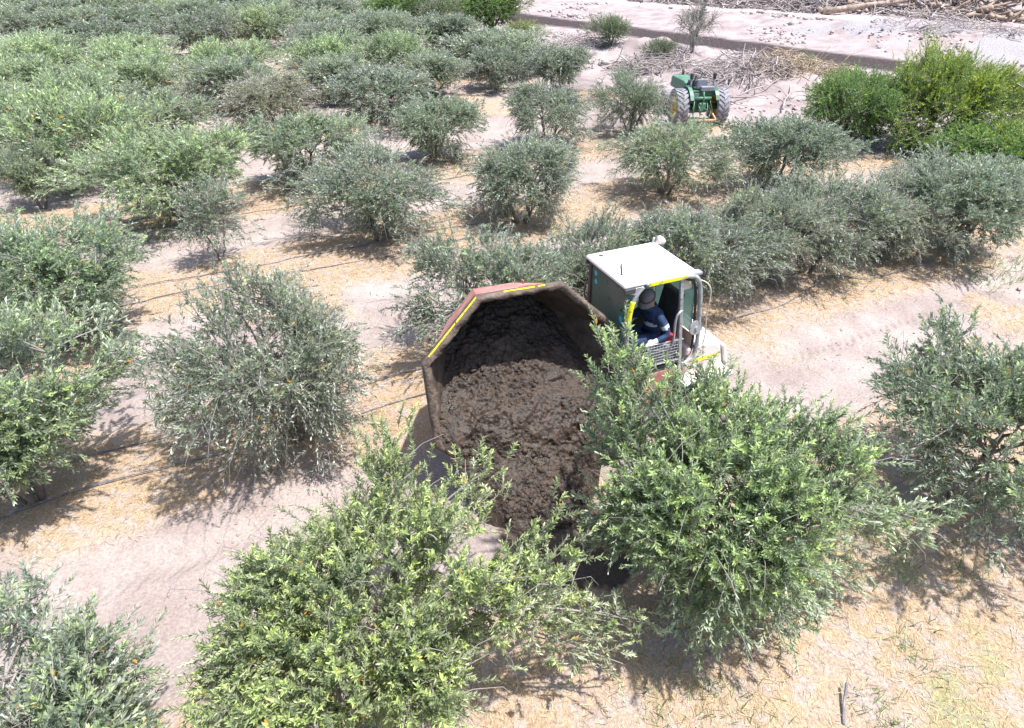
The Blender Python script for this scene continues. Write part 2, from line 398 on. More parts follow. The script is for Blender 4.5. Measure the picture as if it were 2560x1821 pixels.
def gen_plant(seed, H, R, stems=4, tips=90, spt=26, lps=24, leaf=0.055, lw=0.29, fine=False, young=0.7, droop=0.25, upb=0.6,
              shoot=(0.16, 0.36), dead=0.006, bare=60, base_z=0.16, lean=(0, 0), spread=0.55, leafmat='leaf', lobes=7, core=0.5, twig_r=0.0035,
              bare_len=(0.4, 0.9), extra=None, jitter=0.10):
    g = np.random.default_rng(seed)
    zc = H * 0.52
    lean = np.array([*lean, 0.0])
    # ---- stems and limbs
    th = g.uniform(0, 2 * np.pi) + np.arange(stems) / stems * 2 * np.pi + g.normal(0, .25, stems)
    b0 = np.stack([np.cos(th) * .09 * R / 1.6, np.sin(th) * .09 * R / 1.6, np.full(stems, -0.05)], 1)
    r1 = R * g.uniform(.16, .34, stems)
    b2 = np.stack([np.cos(th) * r1, np.sin(th) * r1, H * g.uniform(.30, .45, stems)], 1) + lean * .35
    b1 = (b0 + b2) / 2 + np.stack([-np.cos(th) * .04, -np.sin(th) * .04, g.uniform(0, .12, stems)], 1)
    stem_p = bez(b0, b1, b2, 8) + g.normal(0, .012, (stems, 8, 3))
    stem_r = np.linspace(1, .62, 8)[None] * g.uniform(.035, .06, stems)[:, None] * (R / 1.6)
    v1, q1 = tubes(stem_p, stem_r, 7)
    nl = 4
    l0 = np.repeat(stem_p[:, -1], nl, 0)
    lth = np.repeat(th, nl) + np.tile(np.linspace(-1.1, 1.1, nl), stems) + g.normal(0, .3, stems * nl)
    lr = R * g.uniform(.28, .58, stems * nl)
    l2 = np.stack([np.cos(lth) * lr, np.sin(lth) * lr, H * g.uniform(.42, .78, stems * nl)], 1) + lean * .8
    l1 = (l0 + l2) / 2 + np.stack([np.zeros(stems * nl), np.zeros(stems * nl), g.uniform(.0, .2, stems * nl)], 1)
    limb_p = bez(l0, l1, l2, 7) + g.normal(0, .014, (stems * nl, 7, 3))
    limb_p[:, 0] = l0
    limb_r = np.linspace(1, .42, 7)[None] * np.repeat(stem_r[:, -1], nl)[:, None] * .72
    v2, q2 = tubes(limb_p, limb_r, 5)
    # ---- crown: branch tips in an uneven lobed volume
    fi = np.arange(tips) + .5
    fz = 1 - 2 * fi / tips; fa = fi * 2.399963
    d = unit(np.stack([np.sqrt(1 - fz ** 2) * np.cos(fa), np.sqrt(1 - fz ** 2) * np.sin(fa), fz], 1) + g.normal(0, .20, (tips, 3)))
    d[:, 2] = np.where(g.uniform(0, 1, tips) < .30, np.abs(d[:, 2]), d[:, 2])
    lb = unit(g.normal(0, 1, (lobes, 3)) * np.array([1, 1, .8])); la = g.uniform(.2, .72, lobes)
    shape = .56 + (la[None] * np.exp(6.5 * (d @ lb.T - 1))).sum(1)
    rho = core + (1 - core) * g.uniform(0, 1, tips) ** .55
    rho = np.where(g.uniform(0, 1, tips) < .22, g.uniform(.25, .6, tips), rho)
    ext = np.stack([np.full(tips, R), np.full(tips, R), np.where(d[:, 2] > 0, H - zc, zc - base_z)], 1)
    tp = d * ext * (np.minimum(shape, 1.26) * rho)[:, None] + np.array([0, 0, zc])
    up = np.clip((tp[:, 2] - base_z) / (H - base_z), 0, 1)
    tp = tp + lean * up[:, None]
    tp[:, 2] = np.maximum(tp[:, 2], base_z + g.uniform(0, .15, tips))
    if extra is not None: tp = np.concatenate([tp, np.array(extra, dtype=float)]); up = np.clip((tp[:, 2] - base_z) / (H - base_z), 0, 1); tips = len(tp)
    nodes = np.concatenate([limb_p[:, 1:].reshape(-1, 3), stem_p[:, 4:].reshape(-1, 3)])
    nn = nodes[np.argmin(((tp[:, None] - nodes[None]) ** 2).sum(2) + 0.5 * np.maximum(nodes[None, :, 2] - tp[:, None, 2], 0), 1)]
    mid = (nn + tp) / 2 + np.stack([g.normal(0, .06, tips), g.normal(0, .06, tips), g.uniform(.02, .2, tips)], 1)
    br = bez(nn, mid, tp, 6)
    v3, q3 = tubes(br, np.linspace(.013, .005, 6)[None] * np.ones((tips, 1)) * (R / 1.6), 4)
    # ---- leafy shoots
    S = tips * spt
    ti = np.repeat(np.arange(tips), spt)
    tt = g.uniform(.35, 1.0, S) * 5
    k0 = np.minimum(tt.astype(int), 4)
    o = br[ti, k0] + (br[ti, k0 + 1] - br[ti, k0]) * (tt - k0)[:, None] + g.normal(0, jitter, (S, 3))
    cen = np.array([0, 0, zc * .75]) + lean * .4
    outd = unit(o - cen)
    upz = upb * (up[ti] * 1.6 - .45)
    sd = unit(outd * spread + np.stack([np.zeros(S), np.zeros(S), upz], 1) + g.normal(0, .42, (S, 3)) + lean * .25)
    SL = g.uniform(shoot[0], shoot[1], S) * (.75 + .5 * up[ti])
    dr = droop * (1.35 - up[ti]) * g.uniform(.4, 1.4, S)
    def spos(si, t):
        p = o[si] + sd[si] * (SL[si] * t)[:, None]
        p[:, 2] -= dr[si] * SL[si] * t ** 2
        return p
    keep = o[:, 2] > base_z * .6
    # twigs
    ks = np.nonzero(keep)[0]
    kt = ks if fine else ks[::2]
    tw = np.stack([spos(kt, np.full(len(kt), t)) for t in (0, .5, 1.0)], 1)
    v4, q4 = tubes(tw, np.array([1.3, 1, .45])[None] * twig_r * np.ones((len(kt), 1)), 3)
    # leaves
    nL = len(ks) * lps
    si = np.repeat(ks, lps)
    kk = np.tile(np.arange(lps), len(ks))
    t = np.clip(.08 + .94 * (kk // 2 + .5) / (lps / 2) + g.normal(0, .02, nL), .02, 1.02)
    P = spos(si, t)
    dd = sd[si].copy(); dd[:, 2] -= 2 * dr[si] * t; dd = unit(dd)
    ref = np.where(np.abs(dd[:, 2:3]) > .95, np.array([1.0, 0, 0]), np.array([0, 0, 1.0]))
    e1 = unit(np.cross(dd, ref)); e2 = np.cross(dd, e1)
    ph = (kk % 2) * np.pi + (kk // 2) * 1.57 + g.normal(0, .35, nL)
    al = np.radians(g.normal(50, 13, nL) - 22 * t)
    rad = np.cos(ph)[:, None] * e1 + np.sin(ph)[:, None] * e2
    A = unit(np.cos(al)[:, None] * dd + np.sin(al)[:, None] * rad)
    Nn = unit(dd - A * (A * dd).sum(1, keepdims=True) + g.normal(0, .18, (nL, 3)))
    Nn = unit(Nn - A * (A * Nn).sum(1, keepdims=True))
    ln = leaf * g.uniform(.7, 1.25, nL) * (1 - .35 * np.clip(t - .8, 0, 1) / .2)
    v5, f5, per = leaves_mesh(P, A, Nn, ln, ln * lw * g.uniform(.8, 1.25, nL), fine)
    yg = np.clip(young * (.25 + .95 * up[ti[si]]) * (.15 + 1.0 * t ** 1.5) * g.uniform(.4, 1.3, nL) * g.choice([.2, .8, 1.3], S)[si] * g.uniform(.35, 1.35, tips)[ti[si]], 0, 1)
    dat = np.stack([yg, g.uniform(0, 1, nL), (g.uniform(0, 1, nL) < dead).astype(float)], 1)
    # bare grey arching twigs
    parts_v, parts_q = [v3, v4], [q3, q4]
    if bare:
        bi = g.integers(0, tips, bare)
        bo = br[bi, 4]
        bd = unit(unit(bo - cen) * .7 + g.normal(0, .5, (bare, 3)) + np.array([0, 0, .35]))
        bl = g.uniform(*bare_len, bare)[:, None]
        bt = np.stack([bo, bo + bd * bl * .5, bo + bd * bl * .85 + np.array([0, 0, -.18]) * bl, bo + bd * bl + np.array([0, 0, -.50]) * bl], 1)
        vb, qb = tubes(bt, np.array([1.5, 1.1, .7, .35])[None] * np.ones((bare, 1)) * max(twig_r, .0025), 3)
        parts_v.append(vb); parts_q.append(qb)
    # trunk mesh
    tv = np.concatenate([v1, v2]); tq = np.concatenate([q1, q2 + len(v1)])
    trunk = np_mesh('trunk', tv, [tq], [M['bark']], smooth=True)
    off = len(v5); wq = []; wv = []
    for vv, qq in zip(parts_v, parts_q):
        wq.append(qq + off); wv.append(vv); off += len(vv)
    wq = np.concatenate(wq)
    dat_all = np.concatenate([np.repeat(dat, per, 0), np.zeros((off - len(v5), 3))])
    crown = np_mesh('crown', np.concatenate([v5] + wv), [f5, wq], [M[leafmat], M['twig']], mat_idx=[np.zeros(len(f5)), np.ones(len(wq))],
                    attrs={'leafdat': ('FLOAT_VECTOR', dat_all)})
    return trunk, crown, H, R

def place(name, var, x, y, H, R, rz, tint, label, cat, group=None, z=None):
    trunk, crown, vh, vr = var
    t = empty(name, (x, y, (gzf(x, y) if z is None else z) - 0.02), rz)
    t.scale = (R / vr, R / vr, H / vh)
    tag(t, label, cat, group)
    a = link('trunk', trunk, t)
    c = link('crown', crown, t); c['kind'] = 'stuff'
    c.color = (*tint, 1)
    return t

# ------------------------------------------------------------------ olive trees
hero1 = gen_plant(101, 2.95, 1.95, stems=5, tips=175, spt=21, lps=24, core=.55, leaf=.060, fine=True, young=1.35, bare=110, dead=.006, upb=.9,
                  extra=[(1.9, .45, 1.15), (2.2, .5, 1.1), (2.5, .5, 1.0), (2.1, .2, .9), (2.4, .3, .85), (2.75, .45, .85), (3.0, .5, .8), (2.6, .2, .6), (.35, 1.25, 2.95), (.30, 1.3, 3.15), (.4, 1.15, 2.7), (.5, 1.2, 2.5)])
hero2 = gen_plant(202, 3.05, 1.72, stems=5, tips=165, spt=21, lps=24, core=.55, leaf=.060, fine=True, young=1.25, bare=100, dead=.005, upb=.9,
                  extra=[(-1.12, .5, 3.15), (-1.2, .45, 2.9), (-1.1, .5, 3.35), (-1.0, .45, 2.75), (-1.12, .55, 3.45), (-.9, .4, 2.5), (-1.0, .3, 2.3), (1.9, .1, 1.3), (2.1, .15, 1.25), (1.75, 0, 1.4), (2.2, .25, 1.2)])
med = {
    'lush': gen_plant(11, 2.5, 1.7, tips=105, spt=23, lps=21, leaf=.070, young=1.0, bare=50),
    'lush_b': gen_plant(12, 2.5, 1.7, tips=105, spt=23, lps=21, leaf=.070, young=.9, bare=70, lobes=9),
    'grey': gen_plant(13, 2.2, 1.6, tips=100, spt=22, lps=18, leaf=.066, young=.48, bare=170, droop=.5, upb=.3),
    'grey_b': gen_plant(14, 2.2, 1.6, tips=95, spt=22, lps=18, leaf=.066, young=.52, bare=150, droop=.45, upb=.4, lobes=9),
    'grey_c': gen_plant(19, 2.2, 1.6, tips=120, spt=22, lps=18, leaf=.064, young=.50, bare=190, droop=.5, upb=.45, lobes=11, core=.6),
    'dark': gen_plant(15, 2.2, 1.6, tips=105, spt=23, lps=20, leaf=.070, young=.28, bare=40, droop=.4),
    'young_tree': gen_plant(16, 2.1, .75, stems=2, tips=34, spt=13, lps=18, leaf=.062, young=.35, bare=14, base_z=.62),
}
far = {
    'lush': gen_plant(21, 2.2, 1.8, tips=95, spt=15, lps=14, leaf=.115, lw=.26, young=1.0, bare=10, upb=1.0, shoot=(.3, .6), twig_r=.006),
    'mid': gen_plant(22, 2.1, 1.7, tips=95, spt=15, lps=14, leaf=.11, lw=.26, young=.55, bare=20, shoot=(.25, .5), twig_r=.006),
    'dark': gen_plant(23, 2.1, 1.6, tips=95, spt=15, lps=14, leaf=.11, lw=.26, young=.25, bare=20, droop=.4, twig_r=.006),
    'grey': gen_plant(24, 2.0, 1.6, tips=95, spt=14, lps=13, leaf=.105, lw=.26, young=.20, bare=90, droop=.4, upb=.35, twig_r=.007),
}
OL = (1.0, 1.0, 1.0); BLU = (.98, 1.0, .99); YEL = (1.12, 1.1, .85); DRK = (.96, .96, .97); GRY = (1.12, 1.06, 1.08); LIM = (1.14, 1.2, 1.02)
def tree(var, x, y, H, R, rz, tint, label, group=None, name='olive_tree'):
    return place(name, var, x, y, H * .97, R * (1.06 if y < 13 else 1.14), rz, tint, label, 'tree', group)
tree(hero1, -1.40, 3.62, 2.55, 1.74, 0.0, (1.16, 1.15, .86), 'broad yellow-green olive tree in front of the spilled mud, one long limb reaching sideways')
tree(hero2, 2.06, 4.84, 2.95, 1.68, 0.0, (1.05, 1.12, .90), 'tall green olive tree growing right against the dumper cab door')
tree(med['lush_b'], 5.9, 6.4, 2.6, 1.7, 2.1, BLU, 'olive tree with cut stub branches beside the bare wheel track behind the dumper')
tree(med['lush'], -3.7, 2.5, 2.2, 1.65, 4.0, OL, 'olive tree over bare soil, next in the row after the broad yellow-green one')
tree(med['lush'], -6.3, 6.45, 2.5, 1.75, 2.7, (1.05, 1.08, .98), 'dense olive tree with many orange leaves where two drip hoses disappear')
tree(med['grey_c'], -3.2, 7.75, 2.4, 1.62, .4, GRY, 'grey-green drooping olive tree beside the red skip with two hoses running under it')
tree(med['grey_b'], -.35, 10.3, 2.25, 1.6, 2.2, OL, 'thin twiggy olive tree directly behind the top edge of the red skip')
tree(med['grey'], 3.1, 11.7, 2.15, 1.6, 3.3, DRK, 'sparse grey olive tree directly behind the white cab roof')
tree(med['grey_b'], 6.25, 13.2, 2.1, 1.5, 5.1, DRK, 'olive tree with a bare forked trunk standing beside a loose drip hose')
tree(med['grey_c'], 4.75, 12.7, 1.95, 1.3, 2.0, GRY, 'silvery thin olive bush between the cab roof lamp and the bare forked trunk')
tree(med['grey_b'], 8.1, 13.9, 1.9, 1.25, .3, GRY, 'pale wispy olive bush between the bare forked trunk and the dark rounded tree')
tree(med['grey_c'], 1.5, 11.1, 1.9, 1.2, 4.0, OL, 'low wispy olive bush between the skip top and the white cab roof')
tree(med['dark'], 9.9, 14.2, 2.2, 1.65, 1.3, BLU, 'dark dense rounded olive tree with green weeds at its foot')
tree(med['lush_b'], -7.95, 10.5, 2.35, 1.8, .2, (1.0, 1.06, 1.0), 'large olive tree with a greyish thinned side facing the young two-stemmed tree')
tree(med['young_tree'], -6.35, 13.7, 2.1, .78, 0, OL, 'small young olive tree on two thin stems in open soil', name='young_olive_tree')
tree(med['grey_b'], -3.1, 15.0, 2.1, 1.75, .9, DRK, 'airy grey olive tree casting shade on a churned soil track')
tree(med['grey'], .25, 15.9, 2.2, 1.6, 4.6, OL, 'twiggy olive tree with pale dead sticks on top and dark straw below')
tree(med['grey_b'], 4.1, 17.8, 2.05, 1.6, 3.9, (1.1, 1.12, 1.0), 'olive-grey tree standing in front of the tractor rear wheel')
tree(med['dark'], 7.3, 18.3, 2.15, 1.7, 2.8, BLU, 'dark bluish olive tree between the tractor and the bright green bush')
tree(far['mid'], 12.2, 16.9, 1.35, 1.2, 1.0, OL, 'low olive bush at the foot of the bright green bush')
tree(med['lush'], -12.1, 16.9, 1.7, .95, 2.0, OL, 'small rounded olive bush beside a strip of yellow straw')
tree(med['lush'], -8.1, 16.1, 2.4, 1.9, 5.2, LIM, 'wide pale green olive tree with shaded green grass under it')
tree(med['lush_b'], -5.7, 18.8, 2.15, 1.7, 3.6, BLU, 'olive tree leaning over a patch of bright grass')
tree(med['dark'], -2.35, 21.0, 2.0, 1.5, 4.0, (1.08, 1.1, 1.05), 'olive tree with dark stems showing under a round crown')
tree(med['grey'], 1.1, 22.4, 2.1, 1.6, 1.9, DRK, 'dull grey olive tree beside the dirt path to the orchard')
tree(med['grey_b'], 4.0, 23.6, 2.15, 1.25, 1.1, BLU, 'blue-grey olive tree touching the left side of the tractor')
tree(far['lush'], -12.2, 19.2, 2.7, 2.0, .3, LIM, 'tall lush olive tree with upright bright shoots and shaded bare trunks')
tree(med['lush_b'], -10.9, 22.0, 2.1, 1.8, 2.6, OL, 'olive tree with a silvery top squeezed between lush neighbours')
tree(med['grey'], -8.2, 24.0, 2.0, 1.8, 5.5, (1.15, 1.0, 1.0), 'brownish half-bare olive tree among green ones')
tree(far['dark'], -4.5, 25.5, 2.0, 2.0, .7, DRK, 'broad dark grey-green olive tree casting shade beside bare soil')
tree(far['dark'], -.75, 30.4, 1.95, 1.35, 1.9, DRK, 'upright olive tree standing alone in bare soil with straw at its foot')
tree(far['dark'], 1.9, 29.6, 2.1, 1.5, 4.4, DRK, 'dark olive tree beside the curve of the sandy path')
tree(far['lush'], -19.3, 29.6, 2.3, 2.0, 3.1, LIM, 'bright upright olive bush at the head of the lush row')
for i, (bx_, by_) in enumerate(((-15.6, 29.9), (-11.7, 29.9), (-7.9, 31.7), (-5.0, 31.9))):
    tree(far['lush'] if i < 3 else far['mid'], bx_, by_, 2.1 + .1 * (i % 2), 1.95 - .12 * i, 1.3 * i, LIM, 'bright light green olive bush in the lush row of the orchard', 'bright olive bushes of the lush row')
for x, y, H_, R_ in ((-14.9, 24.4, 2.1, 1.7), (-14.2, 27.3, 1.9, 1.7), (-10.6, 27.0, 2.0, 1.8), (-6.9, 28.3, 1.9, 1.8), (-17.6, 26.2, 2.2, 1.8), (-3.2, 29.2, 1.8, 1.5), (-15.4, 21.0, 2.2, 1.7), (-21, 33, 2.0, 2.0), (-17.4, 33.6, 1.9, 2.0)):
    tree(far['mid'], x, y, H_, R_, x * 1.7, LIM if x < -12 else OL, 'mid green olive tree packed into the back rows of the orchard', 'olive trees in the back rows of the orchard')
# the rows farther back
fk = ['mid', 'dark', 'mid', 'grey', 'lush', 'dark', 'mid']
ft = [OL, DRK, BLU, OL, (1.1, 1.12, 1.0), BLU, DRK]
n = 0
for r in ROWS[5:]:
    t0 = rng.uniform(0, 3)
    for k in range(-3, 24):
        tpos = t0 + 3.3 * k + rng.normal(0, .3)
        x = .891 * tpos - .454 * r + rng.normal(0, .25); y = .454 * tpos + .891 * r + rng.normal(0, .3)
        if y < 33.5 + (0.9 if x < -8 else 0) or x > boundary_x(y) - 1.2 or abs(x) > y * .80 + 2 or y > 74: continue
        kk = int(rng.integers(0, len(fk)))
        tree(far[fk[kk]], x, y, rng.uniform(1.7, 2.4), rng.uniform(1.95, 2.6), rng.uniform(0, 6.28), ft[kk], {'mid': 'mid green olive tree packed into the back rows of the orchard', 'dark': 'dull dark olive tree packed into the back rows of the orchard', 'grey': 'greyish twiggy olive tree packed into the back rows of the orchard', 'lush': 'pale bright olive tree packed into the back rows of the orchard'}[fk[kk]], 'olive trees in the back rows of the orchard')
        n += 1
tree(med['young_tree'], -9.6, 35.2, 2.3, .8, 1.2, GRY, 'thin see-through sapling standing in a straw gap of the back rows', name='sapling')

# ------------------------------------------------------------------ shrubs on the sandy side
mesq = gen_plant(301, 3.1, 2.7, stems=6, tips=170, spt=30, lps=24, leaf=.085, lw=.26, leafmat='mesquite', young=1.2, droop=.12, upb=.6, shoot=(.28, .62), bare=60, dead=0,
                 lean=(.9, .1), spread=.5, twig_r=.006, lobes=10, jitter=.16)
mesq_d = gen_plant(302, 2.6, 2.0, stems=6, tips=130, spt=26, lps=22, leaf=.085, lw=.26, leafmat='mesquite', young=.5, droop=.2, upb=.4, shoot=(.22, .5), bare=60, dead=0, twig_r=.006, lobes=9, jitter=.14)
shr = gen_plant(303, 1.5, 1.0, stems=5, tips=60, spt=14, lps=14, leaf=.10, lw=.2, leafmat='shrub', young=.4, droop=.05, upb=1.0, shoot=(.3, .6), bare=60, dead=0, twig_r=.006)
tw_only = gen_plant(304, 1.6, 1.1, stems=6, tips=60, spt=8, lps=4, leaf=.07, lw=.2, leafmat='shrub', young=.2, droop=.1, upb=.8, bare=260, bare_len=(.4, 1.0), twig_r=.007)
def shrub(name, var, x, y, H, R, rz, tint, label, group=None): return place(name, var, x, y, H, R, rz, tint, label, 'bush', group)
shrub('green_bush', mesq, 13.1, 21.6, 2.85, 2.4, 0, (1.2, 1.08, .85), 'large bright yellow-green feathery bush beside the sandy bank')
shrub('green_bush', mesq_d, 10.9, 22.4, 2.3, 1.8, .5, (1, 1, 1), 'darker green half of the bush clump, between tractor and bright bush')
shrub('green_bush', mesq_d, 13.6, 19.2, 1.5, 1.7, 2.5, (1.05, 1.1, .9), 'low green skirt bush in front of the bright feathery bush')
shrub('green_bush', mesq_d, -6.7, 46.6, 2.3, 2.2, 1.5, (.9, .95, .9), 'dark green bush on the bank at the end of the back rows')
shrub('green_bush', mesq_d, -1.2, 41.6, 2.2, 2.1, 3.0, (1.0, 1.0, .9), 'dark green bush with pale grass beside the bend of the dirt road')
shrub('grey_bush', shr, -4.0, 44.2, 1.9, 1.7, 0, (1.0, .95, .85), 'pale grey-green bush between the two dark bank bushes')
shrub('yellow_bush', shr, .5, 40.3, .9, 1.0, 1, (1.5, 1.35, .65), 'yellowish low bush beside the sandy path')
shrub('grey_bush', shr, -2.9, 40.0, 1.2, 1.1, 2, (1.35, 1.25, 1.1), 'pale silvery tufted bush at the orchard edge')
shrub('grey_bush', shr, -2.3, 37.6, .9, 1.1, 2, (1.3, 1.2, 1.05), 'silvery bush above the shaded gap in the orchard rows')
shrub('small_bush', shr, 4.9, 37.2, 1.25, .95, 3, (1.05, 1.1, .85), 'small upright green bush on the rubble ridge by the road')
shrub('twiggy_bush', tw_only, 8.6, 35.5, 2.2, .95, 1, (1, 1, 1), 'sparse bush of bare branches standing above the dark road')
shrub('small_bush', shr, 7.0, 35.0, .9, .8, 4, (1, .95, .85), 'low grey weed clump under the sparse bare bush')
shrub('small_bush', shr, 13.4, 33.8, .7, .7, 5, (.9, 1, .7), 'little green weed beside the dark road')
shrub('dead_bush', tw_only, 17.0, 20.2, 2.0, 2.0, 2, (1, 1, 1), 'grey leafless brush beside the bright green bush')
shrub('dead_bush', tw_only, 15.6, 17.2, 1.2, 1.6, 4, (1, 1, 1), 'low leafless grey brush in front of the fallen wood')

# ------------------------------------------------------------------ small solid builders
def bm_obj(name, bm, mat, parent=None, smooth=False, bevel=0.0, seg=2):
    me = bpy.data.meshes.new(name)
    bmesh.ops.recalc_face_normals(bm, faces=bm.faces)
    bm.to_mesh(me); bm.free()
    for m in (mat if isinstance(mat, (list, tuple)) else [mat]): me.materials.append(m)
    if smooth: me.polygons.foreach_set('use_smooth', np.ones(len(me.polygons), dtype=bool))
    o = link(name, me, parent)
    if bevel:
        b = o.modifiers.new('bevel', 'BEVEL'); b.width = bevel; b.segments = seg; b.limit_method = 'ANGLE'; b.angle_limit = math.radians(35)
    return o
def add_hexa(bm, pts):
    v = [bm.verts.new(p) for p in pts]
    for f in ((0, 3, 2, 1), (4, 5, 6, 7), (0, 1, 5, 4), (1, 2, 6, 5), (2, 3, 7, 6), (3, 0, 4, 7)): bm.faces.new([v[i] for i in f])
def add_box(bm, a, b):
    (x0, y0, z0), (x1, y1, z1) = a, b
    add_hexa(bm, [(x0, y0, z0), (x1, y0, z0), (x1, y1, z0), (x0, y1, z0), (x0, y0, z1), (x1, y0, z1), (x1, y1, z1), (x0, y1, z1)])
def box(name, a, b, mat, parent, bevel=0.01): 
    bm = bmesh.new(); add_box(bm, a, b); return bm_obj(name, bm, mat, parent, bevel=bevel)
def add_tube(bm, pts, r, sides=8, closed=False):
    pts = [Vector(p) for p in pts]; n_ = len(pts); rings = []
    rr = r if isinstance(r, (list, tuple)) else [r] * n_
    prev = None
    for i, p in enumerate(pts):
        d = (pts[(i + 1) % n_] - pts[i - 1]) if closed else (pts[min(i + 1, n_ - 1)] - pts[max(i - 1, 0)])
        d.normalize()
        if prev is None: prev = Vector((0, 0, 1)) if abs(d.z) < .9 else Vector((1, 0, 0))
        e1 = (prev - d * prev.dot(d)).normalized(); prev = e1; e2 = d.cross(e1)
        rings.append([bm.verts.new(p + (e1 * math.cos(2 * math.pi * k / sides) + e2 * math.sin(2 * math.pi * k / sides)) * rr[i]) for k in range(sides)])
    for i in range(n_ if closed else n_ - 1):
        A_, B_ = rings[i], rings[(i + 1) % n_]
        for k in range(sides): bm.faces.new([A_[k], A_[(k + 1) % sides], B_[(k + 1) % sides], B_[k]])
    if not closed: bm.faces.new(rings[0][::-1]); bm.faces.new(rings[-1])
def tube(name, pts, r, mat, parent, sides=8, closed=False):
    bm = bmesh.new(); add_tube(bm, pts, r, sides, closed); return bm_obj(name, bm, mat, parent, smooth=True)
def smooth_path(pts, k=6):
    """Catmull-Rom through the points"""
    P = [Vector(p) for p in pts]; out = []
    for i in range(len(P) - 1):
        a, b, c, d = P[max(i - 1, 0)], P[i], P[i + 1], P[min(i + 2, len(P) - 1)]
        for j in range(k):
            t = j / k
            out.append(.5 * ((2 * b) + (c - a) * t + (2 * a - 5 * b + 4 * c - d) * t * t + (3 * b - a - 3 * c + d) * t ** 3))
    return out + [P[-1]]
def lathe(name, prof, mat, parent, axis='Y', seg=40, closed=True):
    """profile [(r, h)] turned about the local Y axis"""
    bm = bmesh.new(); rings = []
    for r, h_ in prof:
        rings.append([bm.verts.new((r * math.cos(2 * math.pi * k / seg), h_, r * math.sin(2 * math.pi * k / seg))) for k in range(seg)])
    rng_ = range(len(rings)) if closed else range(len(rings) - 1)
    for i in rng_:
        A_, B_ = rings[i], rings[(i + 1) % len(rings)]
        for k in range(seg): bm.faces.new([A_[k], A_[(k + 1) % seg], B_[(k + 1) % seg], B_[k]])
    if not closed:
        bm.faces.new(rings[0]); bm.faces.new(rings[-1])
    return bm_obj(name, bm, mat, parent, smooth=True)
def disc_plate(bm, c, nrm, r, th, seg=28):
    c, nrm = Vector(c), Vector(nrm).normalized()
    add_tube(bm, [c - nrm * th / 2, c + nrm * th / 2], r, seg)

def make_wheel(name, loc, R_, w, rim_r, parent, tyre_m, rim_m, lugs, lug_h):
    wh = empty(name, loc); wh.parent = parent
    h_ = w / 2
    ty = lathe('tyre', [(rim_r, -h_ * .8), (rim_r + (R_ - rim_r) * .45, -h_ * 1.02), (R_ * .94, -h_ * .97), (R_ * .985, -h_ * .6), (R_, 0), (R_ * .985, h_ * .6), (R_ * .94, h_ * .97), (rim_r + (R_ - rim_r) * .45, h_ * 1.02), (rim_r, h_ * .8)], tyre_m, wh)
    bm = bmesh.new()
    for k in range(lugs):                                    # chevron bars, alternating sides
        for sgn in (-1, 1):
            a0 = 2 * math.pi * (k + (.5 if sgn > 0 else 0)) / lugs
            sweep = 2 * math.pi / lugs * .95
            bw = 2 * math.pi / lugs * .30
            lo, hi = [], []
            for (yy, aa) in ((0.02 * sgn * w, a0 + sweep), (h_ * .98 * sgn, a0)):
                for db in (-bw, bw):
                    an = aa + db
                    for lst, rr in ((lo, R_ * .955), (hi, R_ * (1 if abs(yy) < h_ * .5 else .985) + lug_h)):
                        lst.append((rr * math.cos(an), yy, rr * math.sin(an)))
            add_hexa(bm, [lo[0], lo[1], lo[3], lo[2], hi[0], hi[1], hi[3], hi[2]])
    bm_obj('tread_bars', bm, tyre_m, ty)
    rim = lathe('rim', [(rim_r * 1.03, -h_ * .82), (rim_r * 1.03, -h_ * .74), (rim_r * .88, -h_ * .6), (rim_r * .82, 0), (rim_r * .88, h_ * .6), (rim_r * 1.03, h_ * .74), (rim_r * 1.03, h_ * .82), (rim_r * .97, h_ * .8), (rim_r * .80, h_ * .55), (rim_r * .74, 0), (rim_r * .80, -h_ * .55), (rim_r * .97, -h_ * .8)], rim_m, wh)
    bm = bmesh.new(); disc_plate(bm, (0, h_ * .15, 0), (0, 1, 0), rim_r * .8, .03)
    disc_plate(bm, (0, h_ * .15, 0), (0, 1, 0), rim_r * .28, .16, 20)
    for k in range(8):
        an = 2 * math.pi * k / 8
        disc_plate(bm, (rim_r * .42 * math.cos(an), h_ * .15, rim_r * .42 * math.sin(an)), (0, 1, 0), rim_r * .05, .07, 8)
    bm_obj('hub', bm, rim_m, rim)
    return wh

M['red'] = material('faded_red_paint', (0.44, 0.15, 0.125), 0.6, noise=(6, 0.25), dirt=((0.52, 0.40, 0.36), 5.0, 0.46, 0.25))
M['yellow'] = material('yellow_tape', (0.88, 0.80, 0.01), 0.5, dirt=((0.30, 0.24, 0.12), 16.0, 0.55, 0.06))
M['mudcake'] = material('dried_mud_crust', (0.115, 0.085, 0.068), 0.9, noise=(8, 0.4), bump=(26, 1.0), dirt=((0.22, 0.17, 0.14), 7.0, 0.54, 0.2))
M['mudwall'] = material('wet_mud_smear', (0.075, 0.055, 0.043), 0.6, noise=(6, 0.5), bump=(16, 1.0), dirt=((0.15, 0.115, 0.09), 5.0, 0.55, 0.2))
M['white'] = material('dusty_white_paint', (0.78, 0.77, 0.76), 0.5, noise=(2.5, .06), dirt=((0.42, 0.37, 0.34), 5.0, 0.60, 0.15))
M['pink_white'] = material('sun_faded_body_paint', (0.74, 0.66, 0.64), 0.5, dirt=((0.62, 0.34, 0.30), 3.0, 0.52, 0.2))
M['steel'] = material('worn_grey_steel', (0.40, 0.41, 0.43), 0.5, metal=0.3, noise=(12, 0.2), dirt=((0.20, 0.17, 0.15), 16.0, 0.55, 0.12))
M['dark_steel'] = material('dark_frame', (0.06, 0.062, 0.066), 0.55, noise=(12, 0.3))
M['black'] = material('black_rubber', (0.03, 0.03, 0.032), 0.75, noise=(10, 0.3))
